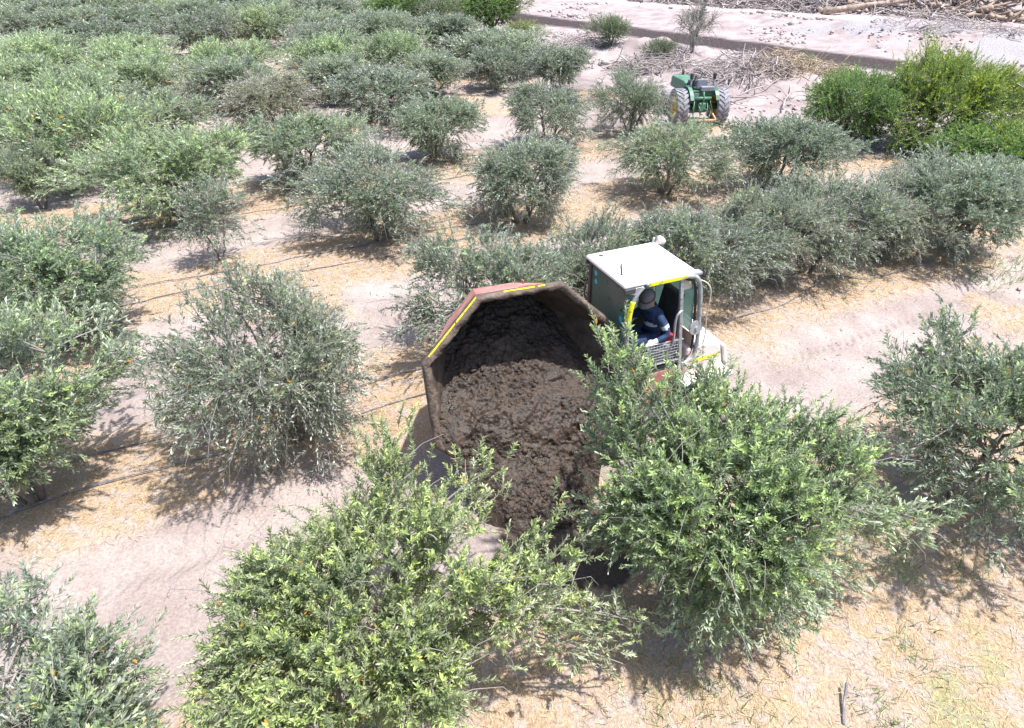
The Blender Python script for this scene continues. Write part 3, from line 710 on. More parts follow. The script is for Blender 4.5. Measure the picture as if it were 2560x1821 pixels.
M['tyre_dust'] = material('dusty_tyre', (0.24, 0.235, 0.26), 0.9, noise=(12, 0.25))
M['tyre_mud'] = material('muddy_tyre', (0.07, 0.06, 0.055), 0.9, noise=(8, 0.35))
M['cream'] = material('cream_plastic', (0.62, 0.54, 0.42), 0.6, noise=(6, 0.15))
M['navy'] = material('navy_coverall', (0.018, 0.040, 0.105), 0.85, noise=(18, 0.35), bump=(22, 0.5))
M['reflect'] = material('reflective_band', (0.55, 0.60, 0.66), 0.4)
M['skin'] = material('skin', (0.36, 0.20, 0.14), 0.55)
M['glove'] = material('white_glove', (0.78, 0.80, 0.83), 0.85)
M['cap'] = material('taupe_cap', (0.17, 0.145, 0.15), 0.9, noise=(30, 0.15))
M['cap_dark'] = material('dark_cap_crown', (0.05, 0.05, 0.062), 0.9)
M['red_cloth'] = material('red_cloth', (0.55, 0.02, 0.03), 0.85)
M['tgreen'] = material('tractor_green', (0.02, 0.095, 0.042), 0.45, noise=(6, 0.3), dirt=((0.10, 0.17, 0.12), 4.0, 0.52, 0.2))
M['tgreen_pale'] = material('tractor_green_dusty', (0.09, 0.20, 0.135), 0.55, noise=(6, 0.2))
M['tyellow'] = material('tractor_rim_yellow', (0.62, 0.40, 0.06), 0.5, noise=(8, 0.3))
M['orange'] = material('orange_rust_bar', (0.66, 0.36, 0.20), 0.7, noise=(8, 0.2))
M['grey_box'] = material('grey_panel', (0.20, 0.21, 0.24), 0.6, noise=(8, 0.2))
M['hose'] = material('drip_hose', (0.13, 0.13, 0.15), 0.7, dirt=((0.30, 0.26, 0.24), 9.0, 0.5, 0.15))
M['log'] = material('pale_split_wood', (0.36, 0.275, 0.215), 0.85, noise=(5, 0.4), dirt=((0.17, 0.13, 0.11), 3.0, 0.45, 0.2))
M['sticker'] = material('blue_sticker', (0.05, 0.42, 0.55), 0.5)

def dusty_glass(name, tint, clear, spots=True):
    m = bpy.data.materials.new(name); m.use_nodes = True
    nt = m.node_tree; N, Lk = nt.nodes, nt.links
    b = N['Principled BSDF']; out = N['Material Output']
    tc = N.new('ShaderNodeTexCoord')
    n1 = N.new('ShaderNodeTexNoise'); n1.inputs['Scale'].default_value = 3.5; n1.inputs['Detail'].default_value = 7
    Lk.new(tc.outputs['Object'], n1.inputs['Vector'])
    mx = N.new('ShaderNodeMix'); mx.data_type = 'RGBA'
    mx.inputs['A'].default_value = (*[c * .72 for c in tint], 1); mx.inputs['B'].default_value = (*[min(c * 1.25, 1) for c in tint], 1)
    Lk.new(n1.outputs['Fac'], mx.inputs['Factor'])
    c = mx.outputs['Result']
    n2 = N.new('ShaderNodeTexNoise'); n2.inputs['Scale'].default_value = 17; n2.inputs['Detail'].default_value = 3
    mp = N.new('ShaderNodeMapping'); mp.inputs['Scale'].default_value = (1, 1, .55)
    Lk.new(tc.outputs['Object'], mp.inputs[0]); Lk.new(mp.outputs[0], n2.inputs['Vector'])
    r = N.new('ShaderNodeMapRange'); r.inputs['From Min'].default_value = .675; r.inputs['From Max'].default_value = .70
    Lk.new(n2.outputs['Fac'], r.inputs['Value'])
    if spots:
        m2 = N.new('ShaderNodeMix'); m2.data_type = 'RGBA'; Lk.new(c, m2.inputs['A']); m2.inputs['B'].default_value = (.035, .03, .027, 1); Lk.new(r.outputs[0], m2.inputs['Factor'])
        c = m2.outputs['Result']
    Lk.new(c, b.inputs['Base Color']); b.inputs['Roughness'].default_value = .22
    tr = N.new('ShaderNodeBsdfTransparent'); tr.inputs['Color'].default_value = (.75, .85, .8, 1)
    tl = N.new('ShaderNodeBsdfTranslucent'); Lk.new(c, tl.inputs['Color'])
    m0 = N.new('ShaderNodeMixShader'); m0.inputs[0].default_value = .45; Lk.new(b.outputs[0], m0.inputs[1]); Lk.new(tl.outputs[0], m0.inputs[2])
    ms = N.new('ShaderNodeMixShader'); ms.inputs[0].default_value = clear
    Lk.new(m0.outputs[0], ms.inputs[1]); Lk.new(tr.outputs[0], ms.inputs[2]); Lk.new(ms.outputs[0], out.inputs[0])
    return m
M['screen'] = dusty_glass('dusty_windscreen', (0.15, 0.235, 0.20), 0.30)
M['sideglass'] = dusty_glass('dusty_side_glass', (0.30, 0.43, 0.39), 0.30, False)

# ------------------------------------------------------------------ the site dumper (local +X forward towards the skip, +Y its left side)
DX, DY, DR = 1.67, 8.16, math.atan2(-.40, -.916)
dumper = empty('site_dumper', (DX, DY, 0), DR)
tag(dumper, 'muddy red site dumper with white cab roof and tipped octagonal skip', 'dumper')

# --- skip: octagonal mouth swivelled to the machine's left and tipped up
SM = np.array([1.737, .081, 2.60]); SU = np.array([-.997, .076, 0]); SN = np.array([.076, .997, 0])
SE = math.radians(14)
Sn = SN * math.cos(SE) + np.array([0, 0, math.sin(SE)])
Sw = -SN * math.sin(SE) + np.array([0, 0, math.cos(SE)])
OCT = np.array([(-.55, 0), (.55, 0), (1.30, -.72), (1.26, -1.60), (.85, -2.16), (-.85, -2.2), (-1.28, -1.85), (-1.30, -.72)])
OC = np.array([0, -.95])
def sk(u, w, d): return tuple(SM + SU * u + Sw * w + Sn * d)
def scaled(k, dy=0.0): return [(OC + (p - OC) * k) + np.array([0, dy]) for p in OCT]
skip = empty('skip', (0, 0, 0)); skip.parent = dumper
front, back, infr, inbk = scaled(1.0), scaled(.52, .24), scaled(.968), scaled(.49, .24)
DEPTH = -1.25
for k in range(8):                                             # eight welded side panels and the back plate
    a, b = k, (k + 1) % 8
    bm = bmesh.new()
    add_hexa(bm, [sk(*front[a], 0), sk(*front[b], 0), sk(*back[b], DEPTH), sk(*back[a], DEPTH), sk(*infr[a], 0), sk(*infr[b], 0), sk(*inbk[b], DEPTH + .03), sk(*inbk[a], DEPTH + .03)])
    bm.faces.ensure_lookup_table(); bm.faces[1].material_index = 1          # the inside is caked with mud
    bm_obj('panel', bm, [M['red'], M['mudwall']], skip, bevel=.004)
bm = bmesh.new()
vo = [bm.verts.new(sk(*p, DEPTH + .002)) for p in back]; vi = [bm.verts.new(sk(*p, DEPTH + .028)) for p in back]
bm.faces.new(vo); bm.faces.new(vi[::-1])
for k in range(8): bm.faces.new([vo[k], vo[(k + 1) % 8], vi[(k + 1) % 8], vi[k]])
bm_obj('back_plate', bm, M['red'], skip)
# mud-caked folded lip round the mouth
def lip_mesh():
    g = np.random.default_rng(5); nseg, ring = 22, 8
    V = []
    prof = [(1.012, -.10), (1.014, -.045), (1.012, -.004), (1.0, .028), (.965, .034), (.940, .022), (.925, -.01), (.93, -.09)]
    pts = []
    for k in range(8):
        for j in range(nseg): pts.append(OCT[k] + (OCT[(k + 1) % 8] - OCT[k]) * j / nseg)
    n_ = len(pts)
    nz = [g.normal(0, 1, n_) for _ in range(ring)]
    for i in range(ring): nz[i] = (nz[i] + np.roll(nz[i], 1) + .5 * np.roll(nz[i], 2)) / 2.5
    for j, p in enumerate(pts):
        for i, (s_, d_) in enumerate(prof):
            am = 0.0 if i < 2 else (.006 if i < 4 else .020)
            q = OC + (p - OC) * (s_ + nz[i][j] * am * .8)
            V.append(sk(q[0], q[1], d_ + nz[(i + 3) % ring][j] * am))
    idx = np.arange(n_ * ring).reshape(n_, ring)
    f = np.stack([idx, np.roll(idx, -1, 1), np.roll(np.roll(idx, -1, 0), -1, 1), np.roll(idx, -1, 0)], -1).reshape(-1, 4)
    return np_mesh('lip', np.array(V), [f], [M['mudcake']], smooth=True)
link('lip', lip_mesh(), skip)
def stripe(a, b, t0, t1, d0, d1):
    p0 = np.array(OCT[a]) * (1 - t0) + np.array(OCT[b]) * t0; p1 = np.array(OCT[a]) * (1 - t1) + np.array(OCT[b]) * t1
    q = lambda p, s_, d_: sk(*(OC + (p - OC) * (s_ + .384 * d_) + np.array([0, -.19 * d_])), d_)
    bm = bmesh.new()
    add_hexa(bm, [q(p0, 1.006, d0), q(p1, 1.006, d0), q(p1, 1.006, d1), q(p0, 1.006, d1), q(p0, 1.022, d0), q(p1, 1.022, d0), q(p1, 1.022, d1), q(p0, 1.022, d1)])
    bm_obj('yellow_stripe', bm, M['yellow'], skip)
stripe(7, 0, .12, .42, -.045, .006); stripe(7, 0, .43, .60, -.045, .006); stripe(7, 0, .62, .98, -.05, .006); stripe(0, 1, .30, .66, -.035, .004); stripe(0, 1, .70, .78, -.03, .004)
# lifting lug and small bolts on the top panel
bm = bmesh.new(); add_box(bm, (-.008, -.025, 0), (.008, .025, .05)); lug = bm_obj('lifting_lug', bm, M['red'], skip, bevel=.006)
lug.location = sk(.1, .02, -.22)
tube('tipping_ram', [(1.5, -.25, .75), (1.62, -.45, 1.2)], .06, M['steel'], dumper, 12)

# --- chassis, wheels, engine cover
bm = bmesh.new(); add_box(bm, (-1.35, -.32, .48), (1.25, .32, .78)); add_box(bm, (1.0, -.28, .50), (2.05, .12, .70)); add_box(bm, (1.45, -.36, .66), (1.75, -.06, .92))
bm_obj('chassis', bm, M['dark_steel'], dumper, bevel=.02)
for x_, nm in ((.46, 0), (-.88, 1)):
    tube('axle', [(x_, -.6, .46), (x_, .6, .46)], .07, M['dark_steel'], dumper, 10)
    for s_ in (-1, 1): make_wheel('wheel', (x_, .60 * s_, .44), .42, .30, .23, dumper, M['tyre_mud'], M['mudcake'], 16, .03)
def prism_y(name, prof, y0, y1, mat, parent, bevel=.03):
    bm = bmesh.new()
    a = [bm.verts.new((x, y0, z)) for x, z in prof]; b = [bm.verts.new((x, y1, z)) for x, z in prof]
    bm.faces.new(a); bm.faces.new(b[::-1])
    for k in range(len(prof)): bm.faces.new([a[k], a[(k + 1) % len(prof)], b[(k + 1) % len(prof)], b[k]])
    return bm_obj(name, bm, mat, parent, bevel=bevel, seg=3)
hood = prism_y('engine_cover', [(-.62, .66), (-.62, 1.38), (-1.12, 1.36), (-1.22, 1.28), (-1.40, .66)], -.48, .48, M['pink_white'], dumper, .04)
prism_y('cover_edge', [(-1.235, 1.30), (-1.285, 1.29), (-1.47, .64), (-1.415, .64)], -.50, .50, M['white'], hood, .015)
box('yellow_stripe', (-1.21, .4815, 1.115), (-.70, .4855, 1.175), M['yellow'], hood, 0)
box('cover_recess', (-.84, .38, 1.362), (-.72, .47, 1.388), M['dark_steel'], hood, .01)
box('side_skirt', (-.60, .40, .58), (.46, .47, 1.12), M['red'], dumper, .03)
box('yellow_stripe', (-.10, .4715, .92), (.10, .4755, .97), M['yellow'], dumper, 0)
box('mudguard', (-1.30, .42, .93), (-.45, .74, .97), M['pink_white'], dumper, .02)
box('footstep', (-.25, .47, .45), (.25, .66, .49), M['dark_steel'], dumper, .01)

# --- cab
cabf = empty('cab', (0, 0, 0)); cabf.parent = dumper
bm = bmesh.new()
rt = [(-.56, -.50), (.53, -.50), (.53, .50), (-.56, .50)]
add_hexa(bm, [(x, y, 2.545) for x, y in rt] + [(x * .985, y * .985, 2.60) for x, y in rt])
bm_obj('roof', bm, M['white'], cabf, bevel=.022, seg=3)
bm = bmesh.new()
for y_ in (-.49, .49): add_box(bm, (.36, y_ - .02, 2.47), (.52, y_ + .02, 2.543))
add_box(bm, (.44, -.468, 2.49), (.49, .468, 2.543))
bm_obj('roof_front_rail', bm, M['dark_steel'], cabf, bevel=.012)
box('floor', (-.60, -.47, 1.12), (.42, .47, 1.155), M['dark_steel'], cabf)
bm = bmesh.new()                                                # windscreen: leaning pane in the front of the cab
wsq = [(.44, -.455, 2.50), (.44, .455, 2.50), (.40, .455, 1.16), (.40, -.455, 1.16)]
add_hexa(bm, [(x - .008, y, z) for x, y, z in wsq] + wsq)
ws = bm_obj('windscreen', bm, M['screen'], cabf)
for (y_, z_, r_) in ((.33, 2.02, .042), (-.33, 2.26, .035), (-.34, 2.38, .035)):
    bm = bmesh.new(); xx = .44 - .04 * (2.5 - z_) / 1.34
    disc_plate(bm, (xx + .004, y_, z_), (1, 0, -.03), r_, .004, 20)
    bm_obj('sticker', bm, M['sticker'], ws)
tube('wiper', [(.455, -.05, 1.35), (.462, .16, 1.75)], .007, M['black'], ws, 6)
# front corner posts, doorway hoop and inner door post
tube('corner_post', smooth_path([(.45, -.47, 2.52), (.44, -.475, 2.1), (.41, -.475, 1.14)], 4), .03, M['dark_steel'], cabf)
tube('corner_post', smooth_path([(.24, .475, 2.52), (.345, .478, 2.38), (.40, .48, 2.08), (.395, .48, 1.55), (.37, .48, 1.12)], 8), .032, M['steel'], cabf, 10)
tube('door_hoop', smooth_path([(.20, .48, 2.535), (-.20, .482, 2.535), (-.50, .484, 2.525), (-.625, .485, 2.42), (-.68, .485, 2.2), (-.735, .485, 1.75), (-.765, .485, 1.42), (-.735, .485, 1.24), (-.64, .485, 1.17), (-.55, .485, 1.155)], 8), .030, M['steel'], cabf, 10)
tube('hoop_seal', smooth_path([(-.42, .465, 2.49), (-.555, .466, 2.42), (-.62, .466, 2.2), (-.675, .466, 1.75), (-.70, .466, 1.44), (-.675, .466, 1.28), (-.58, .466, 1.215)], 8), .018, M['black'], cabf, 8)
bm = bmesh.new(); add_hexa(bm, [(-.515, .455, 1.0), (-.565, .455, 1.0), (-.565, .495, 1.0), (-.515, .495, 1.0), (-.315, .455, 2.53), (-.365, .455, 2.53), (-.365, .495, 2.53), (-.315, .495, 2.53)])
bm_obj('door_post', bm, M['steel'], cabf, bevel=.006)
bm = bmesh.new()
for i in range(9):
    x0, x1 = .17 - i * .065, .17 - (i + 1) * .065
    add_hexa(bm, [(x0, .506, 2.522), (x1, .506, 2.522), (x1, .511, 2.522), (x0, .511, 2.522), (x0, .508, 2.566), (x1, .508, 2.566), (x1, .512, 2.566), (x0, .512, 2.566)])
bm_obj('yellow_stripe', bm, M['yellow'], cabf)
tube('yellow_stripe', smooth_path([(.372, .487, 2.34), (.402, .489, 2.2), (.412, .489, 2.05), (.412, .489, 1.98)], 5), .034, M['yellow'], cabf, 10)
bm = bmesh.new(); add_hexa(bm, [(.30, .47, 2.40), (.50, .47, 2.49), (.50, .50, 2.49), (.30, .50, 2.40), (.24, .47, 2.535), (.51, .47, 2.54), (.51, .50, 2.54), (.24, .50, 2.535)])
bm_obj('corner_gusset', bm, M['steel'], cabf, bevel=.01)
box('yellow_stripe', (.405, -.515, 2.12), (.45, -.505, 2.45), M['yellow'], cabf, 0)
# far side and rear glazing
def pane(name, q, off, mat):
    bm = bmesh.new(); add_hexa(bm, [tuple(p) for p in q] + [tuple(np.array(p) + np.array(off)) for p in q]); return bm_obj(name, bm, mat, cabf)
fw = pane('side_window', [(.36, -.47, 1.60), (-.66, -.47, 1.50), (-.60, -.47, 2.50), (.40, -.47, 2.50)], (0, .008, 0), M['sideglass'])
pane('side_panel', [(.38, -.478, 1.14), (-.72, -.478, 1.14), (-.67, -.478, 1.49), (.36, -.478, 1.59)], (0, .02, 0), M['dark_steel'])
tube('window_rail', [(.38, -.46, 1.61), (-.68, -.46, 1.50)], .022, M['dark_steel'], cabf)
rw = pane('rear_window', [(-.67, -.44, 1.62), (-.67, .44, 1.62), (-.60, .44, 2.48), (-.60, -.44, 2.48)], (.008, 0, 0), M['sideglass'])
pane('rear_panel', [(-.74, -.46, 1.14), (-.74, .455, 1.14), (-.685, .455, 1.60), (-.685, -.46, 1.60)], (.02, 0, 0), M['cream'])
tube('corner_post', smooth_path([(-.56, -.475, 2.52), (-.64, -.475, 2.35), (-.70, -.475, 1.75), (-.76, -.475, 1.14)], 5), .028, M['dark_steel'], cabf)
box('sun_visor', (-.57, .40, 2.30), (-.43, .425, 2.46), M['cream'], cabf, .02)
bm = bmesh.new(); disc_plate(bm, (-.68, .505, 1.72), (0, 1, .1), .105, .02, 24); disc_plate(bm, (-.68, .52, 1.72), (0, 1, .1), .025, .03, 10)
bm_obj('round_mirror', bm, M['steel'], cabf)
tube('aerial_cable', smooth_path([(-.60, .49, 2.46), (-.72, .53, 2.40), (-.80, .54, 2.25), (-.80, .54, 1.9), (-.84, .53, 1.6), (-.86, .50, 1.40)], 5), .009, M['cream'], cabf, 6)
box('rear_bracket', (-.68, .36, 2.50), (-.57, .46, 2.54), M['steel'], cabf, .008)
tube('grab_handle', smooth_path([(-.34, .47, 1.50), (-.34, .50, 1.60), (-.33, .50, 1.92), (-.37, .50, 2.02), (-.43, .48, 2.03)], 5), .016, M['steel'], cabf)
tube('grab_handle', smooth_path([(.43, -.50, 2.18), (.47, -.54, 2.14), (.48, -.54, 1.96), (.44, -.50, 1.90)], 4), .013, M['dark_steel'], cabf)
# wire mesh guard in the lower doorway
mg = empty('mesh_guard', (0, 0, 0)); mg.parent = cabf
for k in range(17):
    x_ = .28 - k * .048
    tube('wire', [(x_, .482, 1.26), (x_, .482, 1.60)], .0035, M['steel'], mg, 5)
for k in range(8):
    z_ = 1.27 + k * .046
    tube('wire', [(.30, .486, z_), (-.50, .486, z_)], .0035, M['steel'], mg, 5)
tube('wire', [(.34, .484, 1.61), (-.52, .484, 1.57)], .010, M['steel'], mg, 6)
tube('wire', [(.34, .484, 1.25), (-.52, .484, 1.25)], .010, M['steel'], mg, 6)
# seat, steering wheel, console
seat = empty('operator_seat', (0, 0, 0)); seat.parent = cabf
box('cushion', (-.46, -.16, 1.30), (.02, .34, 1.42), M['black'], seat, .04)
bm = bmesh.new(); add_hexa(bm, [(-.50, -.15, 1.38), (-.40, -.15, 1.38), (-.40, .33, 1.38), (-.50, .33, 1.38), (-.60, -.12, 2.16), (-.52, -.12, 2.16), (-.52, .30, 2.16), (-.60, .30, 2.16)])
bm_obj('backrest', bm, M['black'], seat, bevel=.04, seg=3)
box('base', (-.40, -.08, 1.15), (-.05, .26, 1.30), M['dark_steel'], seat, .01)
sw = tube('steering_wheel', [(.22 + .03 * math.sin(a_), .09 + .17 * math.cos(a_), 1.72 + .13 * math.sin(a_)) for a_ in np.linspace(0, 2 * math.pi, 24, endpoint=False)], .014, M['black'], cabf, 8, True)
tube('column', [(.22, .09, 1.72), (.36, .09, 1.2)], .025, M['dark_steel'], sw)
bm = bmesh.new(); add_tube(bm, [(.22, -.08, 1.72), (.22, .26, 1.72)], .009, 6); bm_obj('spoke', bm, M['black'], sw)
box('console', (-.42, .335, 1.2), (.02, .44, 1.50), M['grey_box'], cabf, .02)
box('battery_box', (-.52, .10, 1.155), (-.20, .33, 1.28), M['cream'], cabf, .015)
# work lamp and hooks on the roof
lamp = empty('work_lamp', (0, 0, 0)); lamp.parent = cabf
bm = bmesh.new(); add_tube(bm, [(-.66, -.42, 2.60), (-.63, -.42, 2.62), (-.57, -.42, 2.65)], [.035, .05, .062], 16); bm_obj('housing', bm, M['pink_white'], lamp, smooth=True)
tube('stalk', [(-.55, -.40, 2.45), (-.60, -.41, 2.53), (-.62, -.42, 2.60)], .012, M['steel'], lamp)
tube('bracket', [(-.50, -.46, 2.585), (-.52, -.46, 2.68)], .016, M['steel'], lamp)
tube('roof_hook', smooth_path([(.40, .22, 2.59), (.41, .20, 2.70), (.39, .17, 2.72)], 4), .014, M['dark_steel'], cabf, 6)
tube('roof_wire', smooth_path([(.40, .24, 2.61), (.36, .30, 2.64), (.40, .36, 2.60), (.46, .40, 2.56)], 5), .006, M['cream'], cabf, 5)
bm = bmesh.new(); disc_plate(bm, (.36, -.38, 2.603), (0, 0, 1), .03, .012, 16); bm_obj('roof_plug', bm, M['dark_steel'], cabf)
box('red_rag', (-.44, .26, 1.43), (-.30, .42, 1.62), M['red_cloth'], cabf, .05)

# ------------------------------------------------------------------ the driver (same local frame as the machine)
RZ = Matrix.Rotation(DR, 4, 'Z'); TW = Matrix.Translation((DX, DY, 0)) @ RZ
def skin_body(name, verts, edges, radii, root):
    me = bpy.data.meshes.new(name); me.from_pydata(verts, edges, [])
    o = link(name, me)
    sm = o.modifiers.new('skin', 'SKIN'); sm.use_smooth_shade = True; sm.branch_smoothing = .3
    for i, r in enumerate(radii): me.skin_vertices[0].data[i].radius = (r if isinstance(r, tuple) else (r, r))
    me.skin_vertices[0].data[root].use_root = True
    ss = o.modifiers.new('sub', 'SUBSURF'); ss.levels = 2; ss.render_levels = 2
    dg = bpy.context.evaluated_depsgraph_get()
    out = bpy.data.meshes.new_from_object(o.evaluated_get(dg))
    bpy.data.objects.remove(o); bpy.data.meshes.remove(me)
    return out
J = [  # joints in the machine frame, radius
    ((-.30, .10, 1.50), .150), ((-.27, .12, 1.66), .145), ((-.20, .15, 1.84), .158), ((-.15, .18, 1.97), .11), ((-.11, .20, 2.035), .058),
    ((-.07, .215, 2.10), .085), ((-.03, .23, 2.18), .092), ((-.045, .225, 2.245), .070),
    ((-.17, .335, 1.93), .078), ((-.24, .43, 1.78), .060), ((-.26, .465, 1.70), .055), ((-.20, .47, 1.655), .048), ((-.12, .46, 1.63), .040), ((-.07, .45, 1.615), .036), ((-.02, .445, 1.60), .033),
    ((-.14, .01, 1.91), .075), ((-.02, -.06, 1.74), .058), ((.09, .00, 1.72), .046), ((.18, .02, 1.74), .036), ((.21, .025, 1.745), .032),
    ((-.24, .20, 1.48), .100), ((.00, .25, 1.535), .092), ((.20, .26, 1.55), .078), ((.25, .26, 1.36), .062), ((.27, .25, 1.24), .05), ((.30, .25, 1.20), .045), ((.37, .25, 1.185), .035),
    ((-.24, .02, 1.48), .100), ((.00, -.02, 1.53), .092), ((.18, -.03, 1.54), .078), ((.24, -.03, 1.36), .062), ((.26, -.03, 1.24), .05), ((.29, -.03, 1.20), .045), ((.36, -.03, 1.185), .035)]
Ed = [(0, 1), (1, 2), (2, 3), (3, 4), (4, 5), (5, 6), (6, 7), (3, 8), (8, 9), (9, 10), (10, 11), (11, 12), (12, 13), (13, 14), (3, 15), (15, 16), (16, 17), (17, 18), (18, 19),
      (0, 20), (20, 21), (21, 22), (22, 23), (23, 24), (24, 25), (25, 26), (0, 27), (27, 28), (28, 29), (29, 30), (30, 31), (31, 32), (32, 33)]
rad = [r for _, r in J]
def fingers(base, direction, palm, thumb_side):
    """five bent fingers from a hand: separate chains that join the palm vertex"""
    d = Vector(direction).normalized(); s_ = Vector(thumb_side).normalized(); dn = Vector(palm).normalized()
    for i, (off, ln) in enumerate(((.030, .070), (.010, .078), (-.010, .074), (-.030, .058))):
        p0 = Vector(base) + s_ * off
        p1 = p0 + d * ln * .45 + dn * ln * .12; p2 = p1 + d * ln * .30 + dn * ln * .28; p3 = p2 + d * ln * .10 + dn * ln * .30
        yield [p0, p1, p2, p3]
    p0 = Vector(base) - d * .05 + s_ * .030
    yield [p0, p0 + s_ * .032 + d * .02, p0 + s_ * .040 + d * .05 + dn * .02]
body_v = [p for p, _ in J]; body_e = list(Ed)
for (hb, hd, hp, ht, root) in (((-.02, .445, 1.60), (1, -.08, -.25), (.1, 0, -1), (0, -1, 0), 14), ((.21, .025, 1.745), (.7, .3, .1), (.3, 0, -1), (0, 1, .2), 19)):
    for ch in fingers(hb, hd, hp, ht):
        last = root
        for p in ch:
            body_v.append(tuple(p)); rad.append(.0105); body_e.append((last, len(body_v) - 1)); last = len(body_v) - 1
me = skin_body('person', body_v, body_e, rad, 0)
me.materials.clear()
for m_ in ('navy', 'skin', 'glove', 'reflect', 'black'): me.materials.append(M[m_])
hand_c = [Vector((.0, .445, 1.60)), Vector((.23, .03, 1.745))]
ax0, ax1 = Vector((-.17, .335, 1.93)), Vector((-.24, .43, 1.78))
for p in me.polygons:
    c = p.center
    k = 0
    if c.z > 2.045 and c.x > -.2: k = 1
    elif (c - hand_c[0]).length < .115 or (c - hand_c[1]).length < .085: k = 2
    else:
        t = (c - ax0).dot(ax1 - ax0) / (ax1 - ax0).length_squared
        if c.y > .37 and .78 < t < 1.08 and c.z > 1.72: k = 3
        elif 1.715 < c.z < 1.755 and c.x > -.24 and c.y < .33 and c.y > .0: k = 3
        elif c.z < 1.23 and c.x > .2: k = 4
    p.material_index = k
person = link('person', me)
person.matrix_world = TW
tag(person, 'seated driver in navy coverall, taupe cap and white glove, leaning over the cab door sill', 'person')
# head tilt direction for cap and face
hx = Vector((-.03, .23, 2.185))
fdir = Vector((.70, .45, -.55)).normalized(); up_ = (Vector((.1, .05, 1)) - fdir * fdir.dot(Vector((.1, .05, 1)))).normalized(); sd_ = fdir.cross(up_)
def capp(u, v, w): return tuple(hx + fdir * u + sd_ * v + up_ * w)
bm = bmesh.new(); rings = []
for i in range(7):
    a_ = i / 6 * math.pi / 2
    rings.append([bm.verts.new(capp(.108 * math.cos(a_) * math.cos(t), .098 * math.cos(a_) * math.sin(t), .03 + .098 * math.sin(a_))) for t in np.linspace(0, 2 * math.pi, 20, endpoint=False)])
for A_, B_ in zip(rings[:-1], rings[1:]):
    for k in range(20): bm.faces.new([A_[k], A_[(k + 1) % 20], B_[(k + 1) % 20], B_[k]])
bmesh.ops.remove_doubles(bm, verts=bm.verts, dist=1e-4)
capo = bm_obj('cap', bm, M['cap'], person, smooth=True)
bm = bmesh.new(); up1, dn1 = [], []
for t in np.linspace(-1.15, 1.15, 11):
    for lst, dz in ((up1, .004), (dn1, -.004)):
        lst.append((bm.verts.new(capp(.100 * math.cos(t), .096 * math.sin(t), .034 + dz)), bm.verts.new(capp(.085 + .105 * math.cos(t * .95), .098 * math.sin(t), .016 + dz - .02 * math.sin(t) ** 2))))
for a_, b_ in zip(up1[:-1], up1[1:]): bm.faces.new([a_[0], b_[0], b_[1], a_[1]])
for a_, b_ in zip(dn1[:-1], dn1[1:]): bm.faces.new([a_[1], b_[1], b_[0], a_[0]])
for a_, b_, c_, d_ in zip(up1[:-1], up1[1:], dn1[1:], dn1[:-1]): bm.faces.new([a_[1], b_[1], c_[1], d_[1]])
bm_obj('brim', bm, M['cap'], capo, smooth=True)
bm = bmesh.new(); add_tube(bm, [capp(.112 * math.cos(t), .102 * math.sin(t), .036) for t in np.linspace(0, 2 * math.pi, 24, endpoint=False)], .008, 6, True)
bm_obj('cap_band', bm, M['cap_dark'], capo, smooth=True)
bm = bmesh.new(); add_tube(bm, [capp(.085, 0, .0), capp(.108, 0, -.025), capp(.112, 0, -.042), capp(.09, 0, -.05)], [.008, .013, .016, .008], 8); bm_obj('nose', bm, M['skin'], person, smooth=True)
bm = bmesh.new()
for s_ in (-1, 1): disc_plate(bm, capp(.084, .033 * s_, .0), fdir, .011, .008, 10)
bm_obj('eyes', bm, M['black'], person)
bm = bmesh.new(); add_tube(bm, [capp(.080, -.022, -.068), capp(.086, 0, -.068), capp(.080, .022, -.068)], .006, 6); bm_obj('mouth', bm, M['red_cloth'], person)
for s_ in (-1, 1):
    bm = bmesh.new(); add_tube(bm, [capp(-.01, .090 * s_, .012), capp(.0, .100 * s_, -.01), capp(-.005, .092 * s_, -.035)], [.012, .016, .010], 8); bm_obj('ear', bm, M['skin'], person, smooth=True)
tube('collar', [tuple(Vector((-.12, .19, 2.02)) + Vector((.078 * math.cos(t), .078 * math.sin(t), .02 * math.cos(t + 2.6)))) for t in np.linspace(0, 2 * math.pi, 18, endpoint=False)], .022, M['navy'], person, 8, True)

